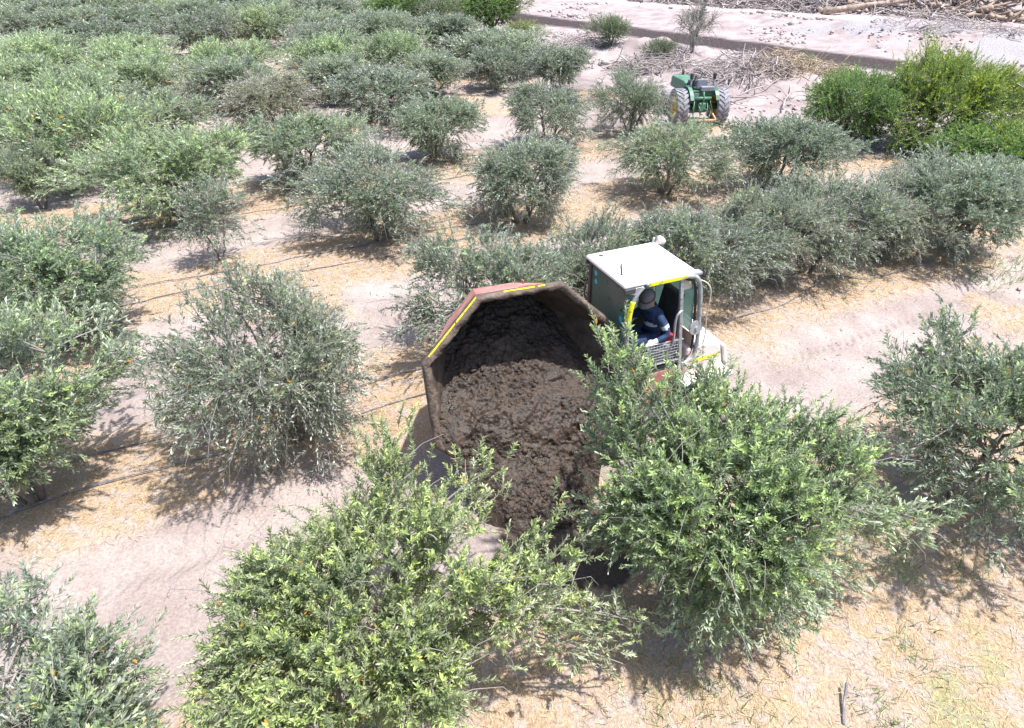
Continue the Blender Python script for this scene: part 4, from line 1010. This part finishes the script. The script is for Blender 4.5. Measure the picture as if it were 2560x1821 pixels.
# ------------------------------------------------------------------ the wet mud sliding out of the skip
def mud_mesh():
    prof = [  # (centre offset along the skip's horizontal normal, z, half width, side drop) going from deep inside the skip to the toe of the heap
        (-1.014, 2.038, 0.46, 0.0), (-0.917, 1.939, 0.62, 0.02), (-0.742, 1.776, 0.85, 0.03), (-0.563, 1.635, 1.0, 0.03), (-0.367, 1.509, 1.1, 0.04), (-0.182, 1.39, 1.15, 0.04), (0.014, 1.264, 1.2, 0.04), (0.205, 1.157, 1.24, 0.04),
        (.407, 1.053, 1.25, .04), (.564, .835, 1.17, .06), (.702, .611, 1.04, .08), (.86, .46, .92, .10), (1.05, .33, .84, .12), (1.25, .20, .80, .12), (1.45, .07, .74, .10), (1.62, -.07, .62, .06)]
    prof = np.array(prof)
    nv, nu = 330, 230
    tt = np.linspace(0, len(prof) - 1, nv)
    a, z, hw, dp = [np.interp(tt, np.arange(len(prof)), prof[:, i]) for i in range(4)]
    ker = np.ones(25) / 25
    sm = lambda q: np.convolve(np.pad(q, 12, mode='edge'), ker, 'valid')
    a, z = sm(a), sm(z)
    din = a * math.cos(SE) + (z - SM[2]) * math.sin(SE); win = -a * math.sin(SE) + (z - SM[2]) * math.cos(SE)      # fit the heap between the skip walls
    ks = 1 + .384 * np.minimum(din, 0); wo = OC[1] + (win - .24 * -np.minimum(din, 0) / 1.25 - OC[1]) / ks
    hwall = np.interp(-wo, [0, .72, 1.6, 1.85, 2.3], [.55, 1.30, 1.27, 1.22, 1.1]) * ks * .985
    hw = np.where(din < .02, hwall, np.maximum(hw, .6) * .97); hw = sm(hw); dp = sm(dp)
    u = np.linspace(-1, 1, nu)
    A_, U_ = np.meshgrid(np.arange(nv), u, indexing='ij')
    cu = np.interp(tt, [0, 8, 15], [0, .0, -.12])[A_]
    uu = U_ * hw[A_] + cu
    t3 = A_ / nv * 3.6
    da, dz_ = np.gradient(a), np.gradient(z); nrm = np.stack([-dz_, da], 1); nrm /= np.linalg.norm(nrm, axis=1, keepdims=True)
    nrm *= np.sign(nrm[:, :1]) * 1.0
    ridge = lambda q: 1 - np.abs(2 * q)
    wx, wy = uu + .12 * fbm(uu, t3, .3, 3, 65), t3 + .12 * fbm(uu, t3, .3, 3, 66)
    n1 = fbm(wx, wy, .7, 4, 61); n2 = fbm(wx, wy, .20, 4, 62); n3 = fbm(wx * 1.0, wy * 1.0, .075, 3, 63); lump = np.clip(fbm(wx, wy, .13, 2, 64) - .02, 0, 1); pit = np.clip(fbm(wx, wy, .09, 2, 67) - .10, 0, 1)
    patch = sstep(-.08, .12, fbm(uu, t3, .6, 2, 68))
    disp = .16 * n1 + .09 * n2 + .06 * n3 * (.35 + .65 * patch) + .11 * lump * patch - .13 * pit + .03 * fbm(wx, wy, .03, 2, 69)
    edge = np.clip(1 - np.abs(U_) ** 6, 0, 1)
    disp = disp * (.35 + .65 * edge)
    aa = a[A_] + disp * nrm[A_, 0]; zz = z[A_] + disp * nrm[A_, 1] - dp[A_] * np.abs(U_) ** 3 * 2.2
    outside = tt[A_] > 10
    zz = np.where(outside, zz - np.abs(U_) ** 4 * .35 * np.clip((tt[A_] - 10) / 3, 0, 1), zz)
    V = SM[None, None] * np.array([1, 1, 0]) + SU * uu[..., None] + SN * aa[..., None]
    V[..., 2] = zz
    V = V.reshape(-1, 3)
    idx = np.arange(nv * nu).reshape(nv, nu)
    q = np.stack([idx[:-1, :-1], idx[:-1, 1:], idx[1:, 1:], idx[1:, :-1]], -1).reshape(-1, 4)
    return np_mesh('mud_load', V, [q], [], smooth=True)
def mud_material():
    m = bpy.data.materials.new('wet_manure_mud'); m.use_nodes = True
    nt = m.node_tree; N, Lk = nt.nodes, nt.links; b = N['Principled BSDF']
    tc = N.new('ShaderNodeTexCoord')
    def nz(s, d):
        n = N.new('ShaderNodeTexNoise'); n.inputs['Scale'].default_value = s; n.inputs['Detail'].default_value = d; n.inputs['Roughness'].default_value = .65
        Lk.new(tc.outputs['Object'], n.inputs['Vector']); return n.outputs['Fac']
    def mr(v, a, c, lo, hi):
        r = N.new('ShaderNodeMapRange'); r.inputs['From Min'].default_value = a; r.inputs['From Max'].default_value = c; r.inputs['To Min'].default_value = lo; r.inputs['To Max'].default_value = hi
        Lk.new(v, r.inputs['Value']); return r.outputs[0]
    big, mid, fine = nz(2.2, 5), nz(9, 6), nz(38, 5)
    cr = N.new('ShaderNodeValToRGB'); e = cr.color_ramp.elements
    e[0].position = .3; e[0].color = (.020, .015, .012, 1); e[1].position = .72; e[1].color = (.070, .047, .033, 1)
    Lk.new(mid, cr.inputs[0])
    mx = N.new('ShaderNodeMix'); mx.data_type = 'RGBA'; Lk.new(cr.outputs[0], mx.inputs['A']); mx.inputs['B'].default_value = (.115, .083, .063, 1)
    Lk.new(mr(big, .56, .74, 0, .7), mx.inputs['Factor'])
    Lk.new(mx.outputs['Result'], b.inputs['Base Color'])
    Lk.new(mr(big, .38, .62, .30, .65), b.inputs['Roughness'])
    bp = N.new('ShaderNodeBump'); bp.inputs['Strength'].default_value = 1.0; bp.inputs['Distance'].default_value = .03
    ad = N.new('ShaderNodeMath'); ad.operation = 'MULTIPLY_ADD'; Lk.new(fine, ad.inputs[0]); ad.inputs[1].default_value = .4; Lk.new(mid, ad.inputs[2])
    Lk.new(ad.outputs[0], bp.inputs['Height']); Lk.new(bp.outputs[0], b.inputs['Normal'])
    return m
mm = mud_mesh(); mm.materials.append(mud_material())
mud = link('mud_load', mm); mud.matrix_world = TW
def mud_clods():
    g = np.random.default_rng(17)
    co = np.empty(len(mm.vertices) * 3, dtype=np.float32); mm.vertices.foreach_get('co', co); co = co.reshape(-1, 3)
    nr = np.empty(len(mm.vertices) * 3, dtype=np.float32); mm.vertices.foreach_get('normal', nr); nr = nr.reshape(-1, 3)
    pick = g.integers(0, len(co), 9000); pick = pick[vnoise(co[pick, 0] * 4, co[pick, 2] * 4, 9) > .42][:4200]
    base = bmesh.new(); bmesh.ops.create_icosphere(base, subdivisions=1, radius=1); bv = np.array([v.co[:] for v in base.verts]); bf = np.array([[v.index for v in f.verts] for f in base.faces]); base.free()
    sz = np.clip(.0075 * g.lognormal(0, .65, len(pick)), .003, .04)
    V = bv[None] * sz[:, None, None] * g.uniform(.5, 1.5, (len(pick), 12, 1)) * g.uniform(.6, 1.4, (len(pick), 1, 3)) + (co[pick] - nr[pick] * 0)[:, None] 
    F = bf[None] + np.arange(len(pick))[:, None, None] * 12
    o = link('clods', np_mesh('clods', V.reshape(-1, 3), [F.reshape(-1, 3)], [mm.materials[0]], smooth=True), mud); o['kind'] = 'stuff'
mud_clods()
tag(mud, 'glistening dark brown manure sliding from the red skip into a heap', 'manure')

# ------------------------------------------------------------------ the green tractor (local +X forward, +Y left)
tr = empty('tractor', (6.55, 25.0, gzf(6.55, 25.0) - .03), math.radians(96)); tr.scale = (.88, .88, .88)
tag(tr, 'old green farm tractor seen from behind, parked at the sandy bank', 'tractor')
for s_ in (-1, 1):
    make_wheel('rear_wheel', (0, .82 * s_, .69), .66, .46, .40, tr, M['tyre_dust'], M['tyellow'], 20, .04)
    make_wheel('front_wheel', (2.25, .66 * s_, .42), .40, .24, .22, tr, M['tyre_dust'], M['tyellow'], 14, .02)
    tube('axle', [(0, .2 * s_, .69), (0, .78 * s_, .69)], .12, M['tgreen'], tr, 12)
    # fender: bent plate over the rear wheel
    bm = bmesh.new(); pin, pout = [], []
    for a_ in np.linspace(math.radians(35), math.radians(150), 9):
        for lst, rr in ((pin, .76), (pout, .785)):
            lst.append([bm.verts.new((rr * math.cos(a_), yy * s_, .69 + rr * math.sin(a_))) for yy in (.44, .585)])
    for A_, B_ in ((pin, None), (pout, None)):
        for a_, b_ in zip(A_[:-1], A_[1:]): bm.faces.new([a_[0], b_[0], b_[1], a_[1]])
    for i in range(8):
        bm.faces.new([pin[i][0], pin[i + 1][0], pout[i + 1][0], pout[i][0]]); bm.faces.new([pin[i][1], pin[i + 1][1], pout[i + 1][1], pout[i][1]])
    for i in (0, 8): bm.faces.new([pin[i][0], pin[i][1], pout[i][1], pout[i][0]])
    if s_ > 0: pass
    bm_obj('fender', bm, M['tgreen_pale'] if s_ > 0 else M['tgreen'], tr)
    # roll-over post with lamp
    post = tube('roll_post', [(-.08, .46 * s_, .90), (-.10, .46 * s_, 1.50), (-.08, .45 * s_, 1.92)], .042, M['grey_box'], tr, 8)
    box('lamp', (-.15, .46 * s_ - .06, 1.74), (-.03, .46 * s_ + .06, 1.96), M['black'], post, .03)
    tube('lift_arm', [(-.25, .30 * s_, .78), (-.62, .40 * s_, .55), (-.95, .42 * s_, .42)], .035, M['orange'] if s_ < 0 else M['tgreen_pale'], tr)
    tube('lift_rod', [(-.32, .30 * s_, 1.08), (-.62, .40 * s_, .56)], .026, M['tgreen_pale'], tr)
    box('step_plate', (.30, .28 * s_ if s_ > 0 else -.62, .62), (.85, .62 if s_ > 0 else -.28, .66), M['tgreen'], tr, .01)
box('transmission', (-.30, -.26, .52), (1.0, .26, 1.02), M['tgreen'], tr, .05)
box('engine', (.95, -.24, .48), (2.5, .24, .98), M['dark_steel'], tr, .04)
hd = prism_y('bonnet', [(.95, .98), (.95, 1.40), (1.2, 1.44), (2.65, 1.36), (2.78, 1.28), (2.78, .90)], -.33, .33, M['tgreen_pale'], tr, .05)
box('grille', (2.785, -.26, .92), (2.80, .26, 1.34), M['dark_steel'], hd, .01)
tube('exhaust', [(2.0, .10, 1.5), (2.0, .10, 1.66), (2.05, .10, 1.78)], .055, M['bark'], hd, 10)
box('dashboard', (.78, -.22, 1.20), (.98, .22, 1.52), M['dark_steel'], tr, .03)
stw = tube('steering_wheel', [(.66 + .06 * math.sin(a_), .20 * math.cos(a_), 1.72 + .19 * math.sin(a_) * .6) for a_ in np.linspace(0, 2 * math.pi, 20, endpoint=False)], .016, M['black'], tr, 6, True)
tube('column', [(.66, 0, 1.72), (.86, 0, 1.45)], .025, M['black'], stw)
st = empty('seat', (0, 0, 0)); st.parent = tr
box('cushion', (-.02, -.22, 1.28), (.36, .22, 1.38), M['black'], st, .04)
box('backrest', (-.10, -.22, 1.36), (-.02, .22, 1.74), M['grey_box'], st, .05)
box('platform', (-.05, -.44, 1.00), (.80, .44, 1.05), M['tgreen'], tr, .01)
box('rear_housing', (-.30, -.42, .98), (-.06, .42, 1.34), M['tgreen'], tr, .02)
box('toolbox', (-.36, -.44, 1.34), (-.12, .10, 1.50), M['grey_box'], tr, .02)
box('valve_cover', (-.325, .14, 1.02), (-.302, .36, 1.26), M['grey_box'], tr, .01)
box('hitch_block', (-.48, -.14, .60), (-.28, .14, .92), M['tgreen_pale'], tr, .04)
tube('top_link', [(-.46, .0, .96), (-.58, .02, 1.08), (-.52, .05, 1.36)], .032, M['tgreen_pale'], tr)
tube('lift_shaft', [(-.36, -.34, 1.08), (-.36, .34, 1.08)], .06, M['tgreen_pale'], tr, 12)
for a_, b_ in (((-.40, -.2, .9), (-.62, -.12, .5)), ((-.42, .18, .88), (-.60, .1, .46)), ((-.44, -.05, .7), (-.60, -.22, .62))):
    tube('hydraulic_hose', smooth_path([a_, tuple((np.array(a_) + np.array(b_)) / 2 + np.array([-.1, 0, .05])), b_], 5), .02, M['tgreen_pale'], tr, 6)
box('drawbar', (-1.0, -.42, .36), (-.93, .42, .43), M['orange'], tr, .01)
tube('pto_shaft', [(-.28, 0, .52), (-.50, 0, .50)], .04, M['steel'], tr, 10)

# ------------------------------------------------------------------ drip hoses along the rows
def hose(pts, label, r=.0115, lift=.010):
    P = smooth_path([(x, y, 0) for x, y in pts], 14)
    g = np.random.default_rng(len(pts) * 7 + int(abs(pts[0][0]) * 10))
    ph = g.uniform(0, 6, 3)
    out = []
    for i, p in enumerate(P):
        s_ = i * .3
        q = Vector((p.x + .025 * math.sin(s_ * .9 + ph[0]), p.y + .035 * math.sin(s_ * .63 + ph[1]), 0))
        out.append((q.x, q.y, gzf(q.x, q.y) + lift + .015 * (1 + math.sin(s_ * .5 + ph[2]))))
    o = tube('drip_hose', out, r, M['hose'], None, 7)
    return tag(o, label, 'hose')
def rowpts(s, t0, t1, n_=9, amp=.07, seed=0):
    g = np.random.default_rng(seed)
    return [(.891 * t - .454 * (s + d), .454 * t + .891 * (s + d)) for t, d in zip(np.linspace(t0, t1, n_), g.normal(0, amp, n_))]
hose(rowpts(8.42, -9, 6.6, 10, .06, 1), 'black drip hose ending beside the red skip, on the side towards the broad yellow-green tree')
hose(rowpts(9.12, -9, 6.8, 10, .05, 2), 'black drip hose running under the drooping tree trunk towards the red skip')
hose([(3.95, 10.95), (4.6, 11.35), (5.4, 11.8), (6.2, 12.5), (6.8, 12.95), (7.4, 12.75), (8.2, 13.1), (9.3, 13.75)], 'black drip hose curving past the bare forked trunk behind the cab')
hose([(4.1, 11.9), (4.9, 12.35), (5.6, 12.75), (6.1, 13.15)], 'short stretch of black hose between cab and bare forked trunk')
hose(rowpts(13.75, -8, 7, 9, .08, 5), 'drip hose lying along the second tree row past the young two-stemmed tree')
hose(rowpts(14.4, -8, 7, 9, .08, 6), 'drip hose along the far side of the second tree row')
hose(rowpts(17.75, -9, 8, 8, .07, 7), 'thin drip hose beside the straw strip of the third tree row')
hose(rowpts(18.5, -9, 8, 8, .07, 8), 'thin drip hose under the wide pale green tree')
tag(tube('hose_offcut', smooth_path([(3.18, 3.50, gzf(3.18, 3.5) + .01), (3.24, 3.66, gzf(3.24, 3.66) + .04), (3.33, 3.86, gzf(3.33, 3.86) + .12)], 5), .014, M['hose'], None), 'short black hose offcut lying alone on dry straw', 'hose')

# ------------------------------------------------------------------ dry straw, green weeds, clods
def blades(n_, region, maskf, ln, wd, flat, mat, name, label, seed, yg=(.0, 1.0)):
    g = np.random.default_rng(seed)
    x = g.uniform(region[0], region[1], n_ * 4); y = region[2] + (region[3] - region[2]) * g.uniform(0, 1, n_ * 4) ** 1.5
    k = (g.uniform(0, 1, n_ * 4) < maskf(x, y)) & (np.abs(x) < y * .9 + 3.0)
    x, y = x[k][:n_], y[k][:n_]
    m_ = len(x)
    z = gz(x, y)
    th = g.uniform(0, 2 * np.pi, m_); el = np.abs(g.normal(flat, .22, m_))
    A_ = np.stack([np.cos(th) * np.cos(el), np.sin(th) * np.cos(el), np.sin(el)], 1)
    S_ = np.stack([-np.sin(th), np.cos(th), g.normal(0, .25, m_)], 1)
    l = (g.uniform(ln[0], ln[1], m_) * (.85 + y / 22))[:, None]; w = (wd * (.8 + y / 14) * g.uniform(.7, 1.4, m_))[:, None]
    P = np.stack([x, y, z - .004], 1)
    bend = np.array([0, 0, -1.0]) * l * .22 * np.sin(el)[:, None] + np.stack([-np.sin(th), np.cos(th), np.zeros(m_)], 1) * l * g.normal(0, .15, m_)[:, None]
    V = np.stack([P - S_ * w, P + S_ * w, P + A_ * l * .55 + S_ * w * .8 + [0, 0, .004], P + A_ * l * .55 - S_ * w * .8 + [0, 0, .004], P + A_ * l + bend], 1)
    b_ = np.arange(m_)[:, None] * 5
    dat = np.stack([g.uniform(*yg, m_), g.uniform(0, 1, m_), np.zeros(m_)], 1)
    me = np_mesh(name, V.reshape(-1, 3), [b_ + np.array([0, 1, 2, 3]), b_ + np.array([3, 2, 4])], [mat], attrs={'leafdat': ('FLOAT_VECTOR', np.repeat(dat, 5, 0))})
    return tag(link(name, me), label, None, kind='stuff')
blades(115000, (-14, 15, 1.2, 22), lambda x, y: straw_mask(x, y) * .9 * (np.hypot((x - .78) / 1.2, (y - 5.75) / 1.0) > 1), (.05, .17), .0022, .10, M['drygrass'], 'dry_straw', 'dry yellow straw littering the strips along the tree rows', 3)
def weed_mask(x, y):
    spots = [(1.75, 3.75, .55), (2.3, 3.3, .45), (3.9, 5.6, .7), (4.6, 6.0, .6), (5.3, 5.4, .5), (6.9, 12.7, .5), (10.8, 13.3, .7), (9.7, 13.0, .5), (-8.3, 15.4, .9), (-7.6, 15.9, .7), (-5.4, 18.0, 1.0), (-4.8, 18.3, .7), (-12.6, 18.6, 1.0), (-7.4, 10.3, .5), (-2.0, 20.2, .6), (1.0, 15.4, .4), (3.6, 3.6, .35), (4.3, 4.3, .4), (3.0, 5.0, .5)]
    m_ = np.zeros(np.shape(x))
    for a, b, r in spots: m_ = np.maximum(m_, np.exp(-((x - a) ** 2 + (y - b) ** 2) / (r * r) * 1.5))
    return np.clip(m_ * (.4 + 1.6 * (fbm(x, y, .35, 2, 71) + .3)), 0, 1)
blades(30000, (-14, 13, 2.0, 20), weed_mask, (.07, .22), .0035, .85, M['greengrass'], 'green_weeds', 'green weeds and grass sprouting under the trees', 4)
def low_weed(x, y): return np.clip(sstep(.12, .25, fbm(x, y, 1.5, 4, 55)) * sstep(7, 4, rowcoord(x, y)) * (fbm(x, y, .25, 2, 72) > .08) * 1.0 + .25 * (fbm(x, y, .5, 2, 73) > .27) * straw_mask(x, y), 0, 1)
blades(22000, (-8, 14, 1.2, 14), low_weed, (.014, .032), .0035, .55, M['greengrass'], 'low_weeds', 'flat patches of small green weeds in the dry straw', 6, (.3, 1.0))

def clods(n_, fn, size, mat, name, label, seed):
    g = np.random.default_rng(seed)
    base = bmesh.new(); bmesh.ops.create_icosphere(base, subdivisions=1, radius=1); bv = np.array([v.co[:] for v in base.verts]); bf = np.array([[v.index for v in f.verts] for f in base.faces]); base.free()
    x, y = fn(g, n_)
    z = gz(x, y)
    s_ = size * g.lognormal(0, .5, len(x)) * (.7 + y / 30)
    V = bv[None] * s_[:, None, None] * g.uniform(.4, 1.5, (len(x), len(bv), 1)) * np.array([1, 1, .7]) + np.stack([x, y, z + s_ * .25], 1)[:, None]
    F = bf[None] + np.arange(len(x))[:, None, None] * len(bv)
    return tag(link(name, np_mesh(name, V.reshape(-1, 3), [F.reshape(-1, 3)], [mat])), label, None, kind='stuff')
M['clod'] = material('soil_clod', (0.31, 0.25, 0.23), 0.95, noise=(20, 0.25), bump=(30, .8))
M['stone'] = material('rubble_stone', (0.36, 0.31, 0.30), 0.95, noise=(6, 0.4))
def alley(g, n_):
    x = g.uniform(-12, 14, n_ * 5); y = g.uniform(2, 24, n_ * 5)
    k = (straw_mask(x, y) < .3) & (fbm(x, y, 1.2, 3, 81) > .06) & (np.hypot(x - .3, y - 6.4) > 1.6)
    return x[k][:n_], y[k][:n_]
clods(4200, alley, .011, M['clod'], 'soil_clods', 'loose crumbs of soil along the wheel tracks', 8)
def sandy(g, n_):
    x = g.uniform(-6, 40, n_ * 6); y = g.uniform(24, 60, n_ * 6)
    k = (sand_mask(x, y) > .6) & (fbm(x, y, 2.5, 3, 82) > .10) & (seg_dist(x, y, ROAD) > 1.9) & (seg_dist(x, y, TRACK) > 2.2)
    return x[k][:n_], y[k][:n_]
clods(2600, sandy, .030, M['stone'], 'rubble', 'rubble and clods scattered over the sandy bank', 9)

# ------------------------------------------------------------------ heaps of dry branches and the wood pile
def brush(name, x, y, r, h_, n_, mat, label, seed, ln=(.5, 1.6), rad=.014):
    g = np.random.default_rng(seed)
    a = g.uniform(0, 2 * np.pi, n_); q = r * np.sqrt(g.uniform(0, 1, n_))
    px, py = x + np.cos(a) * q * 1.25, y + np.sin(a) * q * .8
    pz = gz(px, py) + h_ * g.uniform(0, 1, n_) * np.clip(1 - (q / r) ** 2, 0.05, 1)
    th = g.uniform(0, 2 * np.pi, n_); el = g.normal(.15, .35, n_); L_ = g.uniform(*ln, n_)
    d = np.stack([np.cos(th) * np.cos(el), np.sin(th) * np.cos(el), np.sin(el)], 1)
    p0 = np.stack([px, py, pz], 1) - d * L_[:, None] / 2; p2 = p0 + d * L_[:, None]
    p0[:, 2] = np.maximum(p0[:, 2], gz(p0[:, 0], p0[:, 1]) - .02); 
    P = bez(p0, (p0 + p2) / 2 + g.normal(0, .12, (n_, 3)) * L_[:, None], p2, 4)
    v, q4 = tubes(P, np.array([1, .9, .7, .35])[None] * (rad * g.lognormal(0, .5, n_))[:, None], 4)
    return tag(link(name, np_mesh(name, v, [q4], [mat], smooth=True)), label, 'brush pile')
brush('brush_pile', 9.3, 30.4, 1.9, .8, 500, M['deadwood'], 'grey heap of dry branches behind the tractor wheel', 1)
brush('brush_pile', 12.0, 30.8, 1.9, .7, 450, M['straw_brush'], 'tan dry weed heap between tractor and bright bush', 2, rad=.012)
brush('brush_pile', 6.6, 34.0, 1.7, .6, 450, M['deadwood'], 'purplish grey brush heap beneath the sparse bare bush', 3)
brush('brush_pile', 3.2, 38.0, 1.5, .6, 260, M['deadwood'], 'dark branch heap on the rubble ridge next to the dirt path', 4)
brush('brush_pile', 17.5, 18.6, 2.0, .9, 450, M['deadwood'], 'tangled dead branches at the foot of the grey leafless brush', 5)
brush('brush_pile', 25.0, 42.0, 3.4, .5, 420, M['deadwood'], 'thin grey twigs strewn on the gravel beyond the bright bush', 6)
brush('brush_pile', 30.0, 55.2, 4.5, 1.5, 700, M['deadwood'], 'dark brown branch tangle packed beneath the pale logs', 27, (.8, 2.6), .035)
for i, (bx_, by_, rr) in enumerate(((13.5, 62.5, 3.0), (18.5, 60.0, 3.2), (22.5, 57.5, 3.0))):
    brush('brush_pile', bx_, by_, rr, 1.8, 700, M['deadwood'], ['grey brush heap at the end of the wood pile farthest from the logs', 'middle grey brush heap in the row leading to the wood pile', 'grey brush heap touching the wood pile of pale logs'][i], 20 + i, (.8, 2.4), .03)
g = np.random.default_rng(33)
log_meshes = []
for k in range(7):
    n_ = 7; L_ = [1.3, 1.8, 2.4, 1.0, 1.6, 2.0, 1.1][k]; r0 = [.11, .09, .11, .15, .07, .13, .17][k]
    p = np.stack([np.linspace(-L_ / 2, L_ / 2, n_), np.cumsum(g.normal(0, .05, n_)), np.cumsum(g.normal(0, .04, n_))], 1)
    bm = bmesh.new(); add_tube(bm, [tuple(q) for q in p], [r0 * f for f in (1.25 + g.uniform(-.1, .2), 1.08, 1.0, .95, .9, .82, .74)], 9)
    if k % 2 == 0: add_tube(bm, [tuple(p[3]), tuple(p[3] + [.25, .22, .18]), tuple(p[3] + [.42, .5, .30])], [r0 * .6, r0 * .45, r0 * .25], 7)
    me_ = bpy.data.meshes.new('log'); bmesh.ops.recalc_face_normals(bm, faces=bm.faces); bm.to_mesh(me_); bm.free()
    me_.materials.append(M['log']); me_.polygons.foreach_set('use_smooth', np.ones(len(me_.polygons), dtype=bool)); log_meshes.append(me_)
cnt = 0
while cnt < 290:
    f = g.uniform(0, 1)
    bx_, by_ = 23 + f * 13, 57 - f * 8.6
    dback = g.uniform(0, 1) ** 1.3 * 6.0
    x, y = bx_ + dback * .40 + g.normal(0, .3), by_ + dback * .9
    o = bpy.data.objects.new('log', log_meshes[int(g.integers(0, 7))]); col.objects.link(o)
    top = min(2.0, .3 + dback * .7)
    o.location = (x, y, gzf(x, y) + .12 + top * g.uniform(.45, 1.0) - .1)
    o.rotation_euler = (g.uniform(0, 6.28), g.normal(0, .38), g.uniform(0, 6.28))
    tag(o, 'pale weathered log tumbled in the wood pile beyond the sandy track', 'log', 'logs tumbled in the wood pile'); cnt += 1
bm = bmesh.new(); add_tube(bm, [(-2.6, 0, .0), (-1, .1, .12), (.6, .05, .3), (2.0, -.1, .42), (3.0, -.05, .55)], [.24, .2, .18, .17, .14], 10); add_tube(bm, [(-2.6, 0, 0), (-2.85, .2, .25)], [.2, .12], 8)
o = bm_obj('fallen_trunk', bm, M['log'], None, smooth=True); o.location = (24.6, 54.0, gzf(24.6, 54) + .25); o.rotation_euler = (0, -.04, -.05)
tag(o, 'long straight grey trunk leaning out of the wood pile', 'log')
for i, (x, y, rz) in enumerate(((9.7, 28.3, .5), (10.6, 27.4, 1.1), (8.6, 27.5, -.4), (16.6, 17.6, .3), (18.2, 17.0, 1.9))):
    bm = bmesh.new(); add_tube(bm, [(-.9, 0, 0), (-.3, .06, .12), (.4, .02, .2), (1.0, .15, .32)], [.03, .028, .02, .008], 6); add_tube(bm, [(0, .04, .15), (.3, .3, .3), (.5, .55, .32)], [.018, .012, .006], 5); add_tube(bm, [(-.4, .05, .1), (-.1, -.25, .25), (.1, -.5, .2)], [.015, .01, .005], 5)
    o = bm_obj('dead_branch', bm, M['deadwood'], None, smooth=True); o.location = (x, y, gzf(x, y) + .03); o.rotation_euler = (0, 0, rz); o.scale = (1.3, 1.3, 1.3)
    tag(o, ['forked dead branch lying on sand behind the tractor, beside the grey heap', 'dead branch sticking out between tan heap and tractor', 'dead branch lying closest to the tractor wheel', 'pale dead branch under the leafless brush', 'bent dead branch beyond the leafless brush'][i], 'branch')
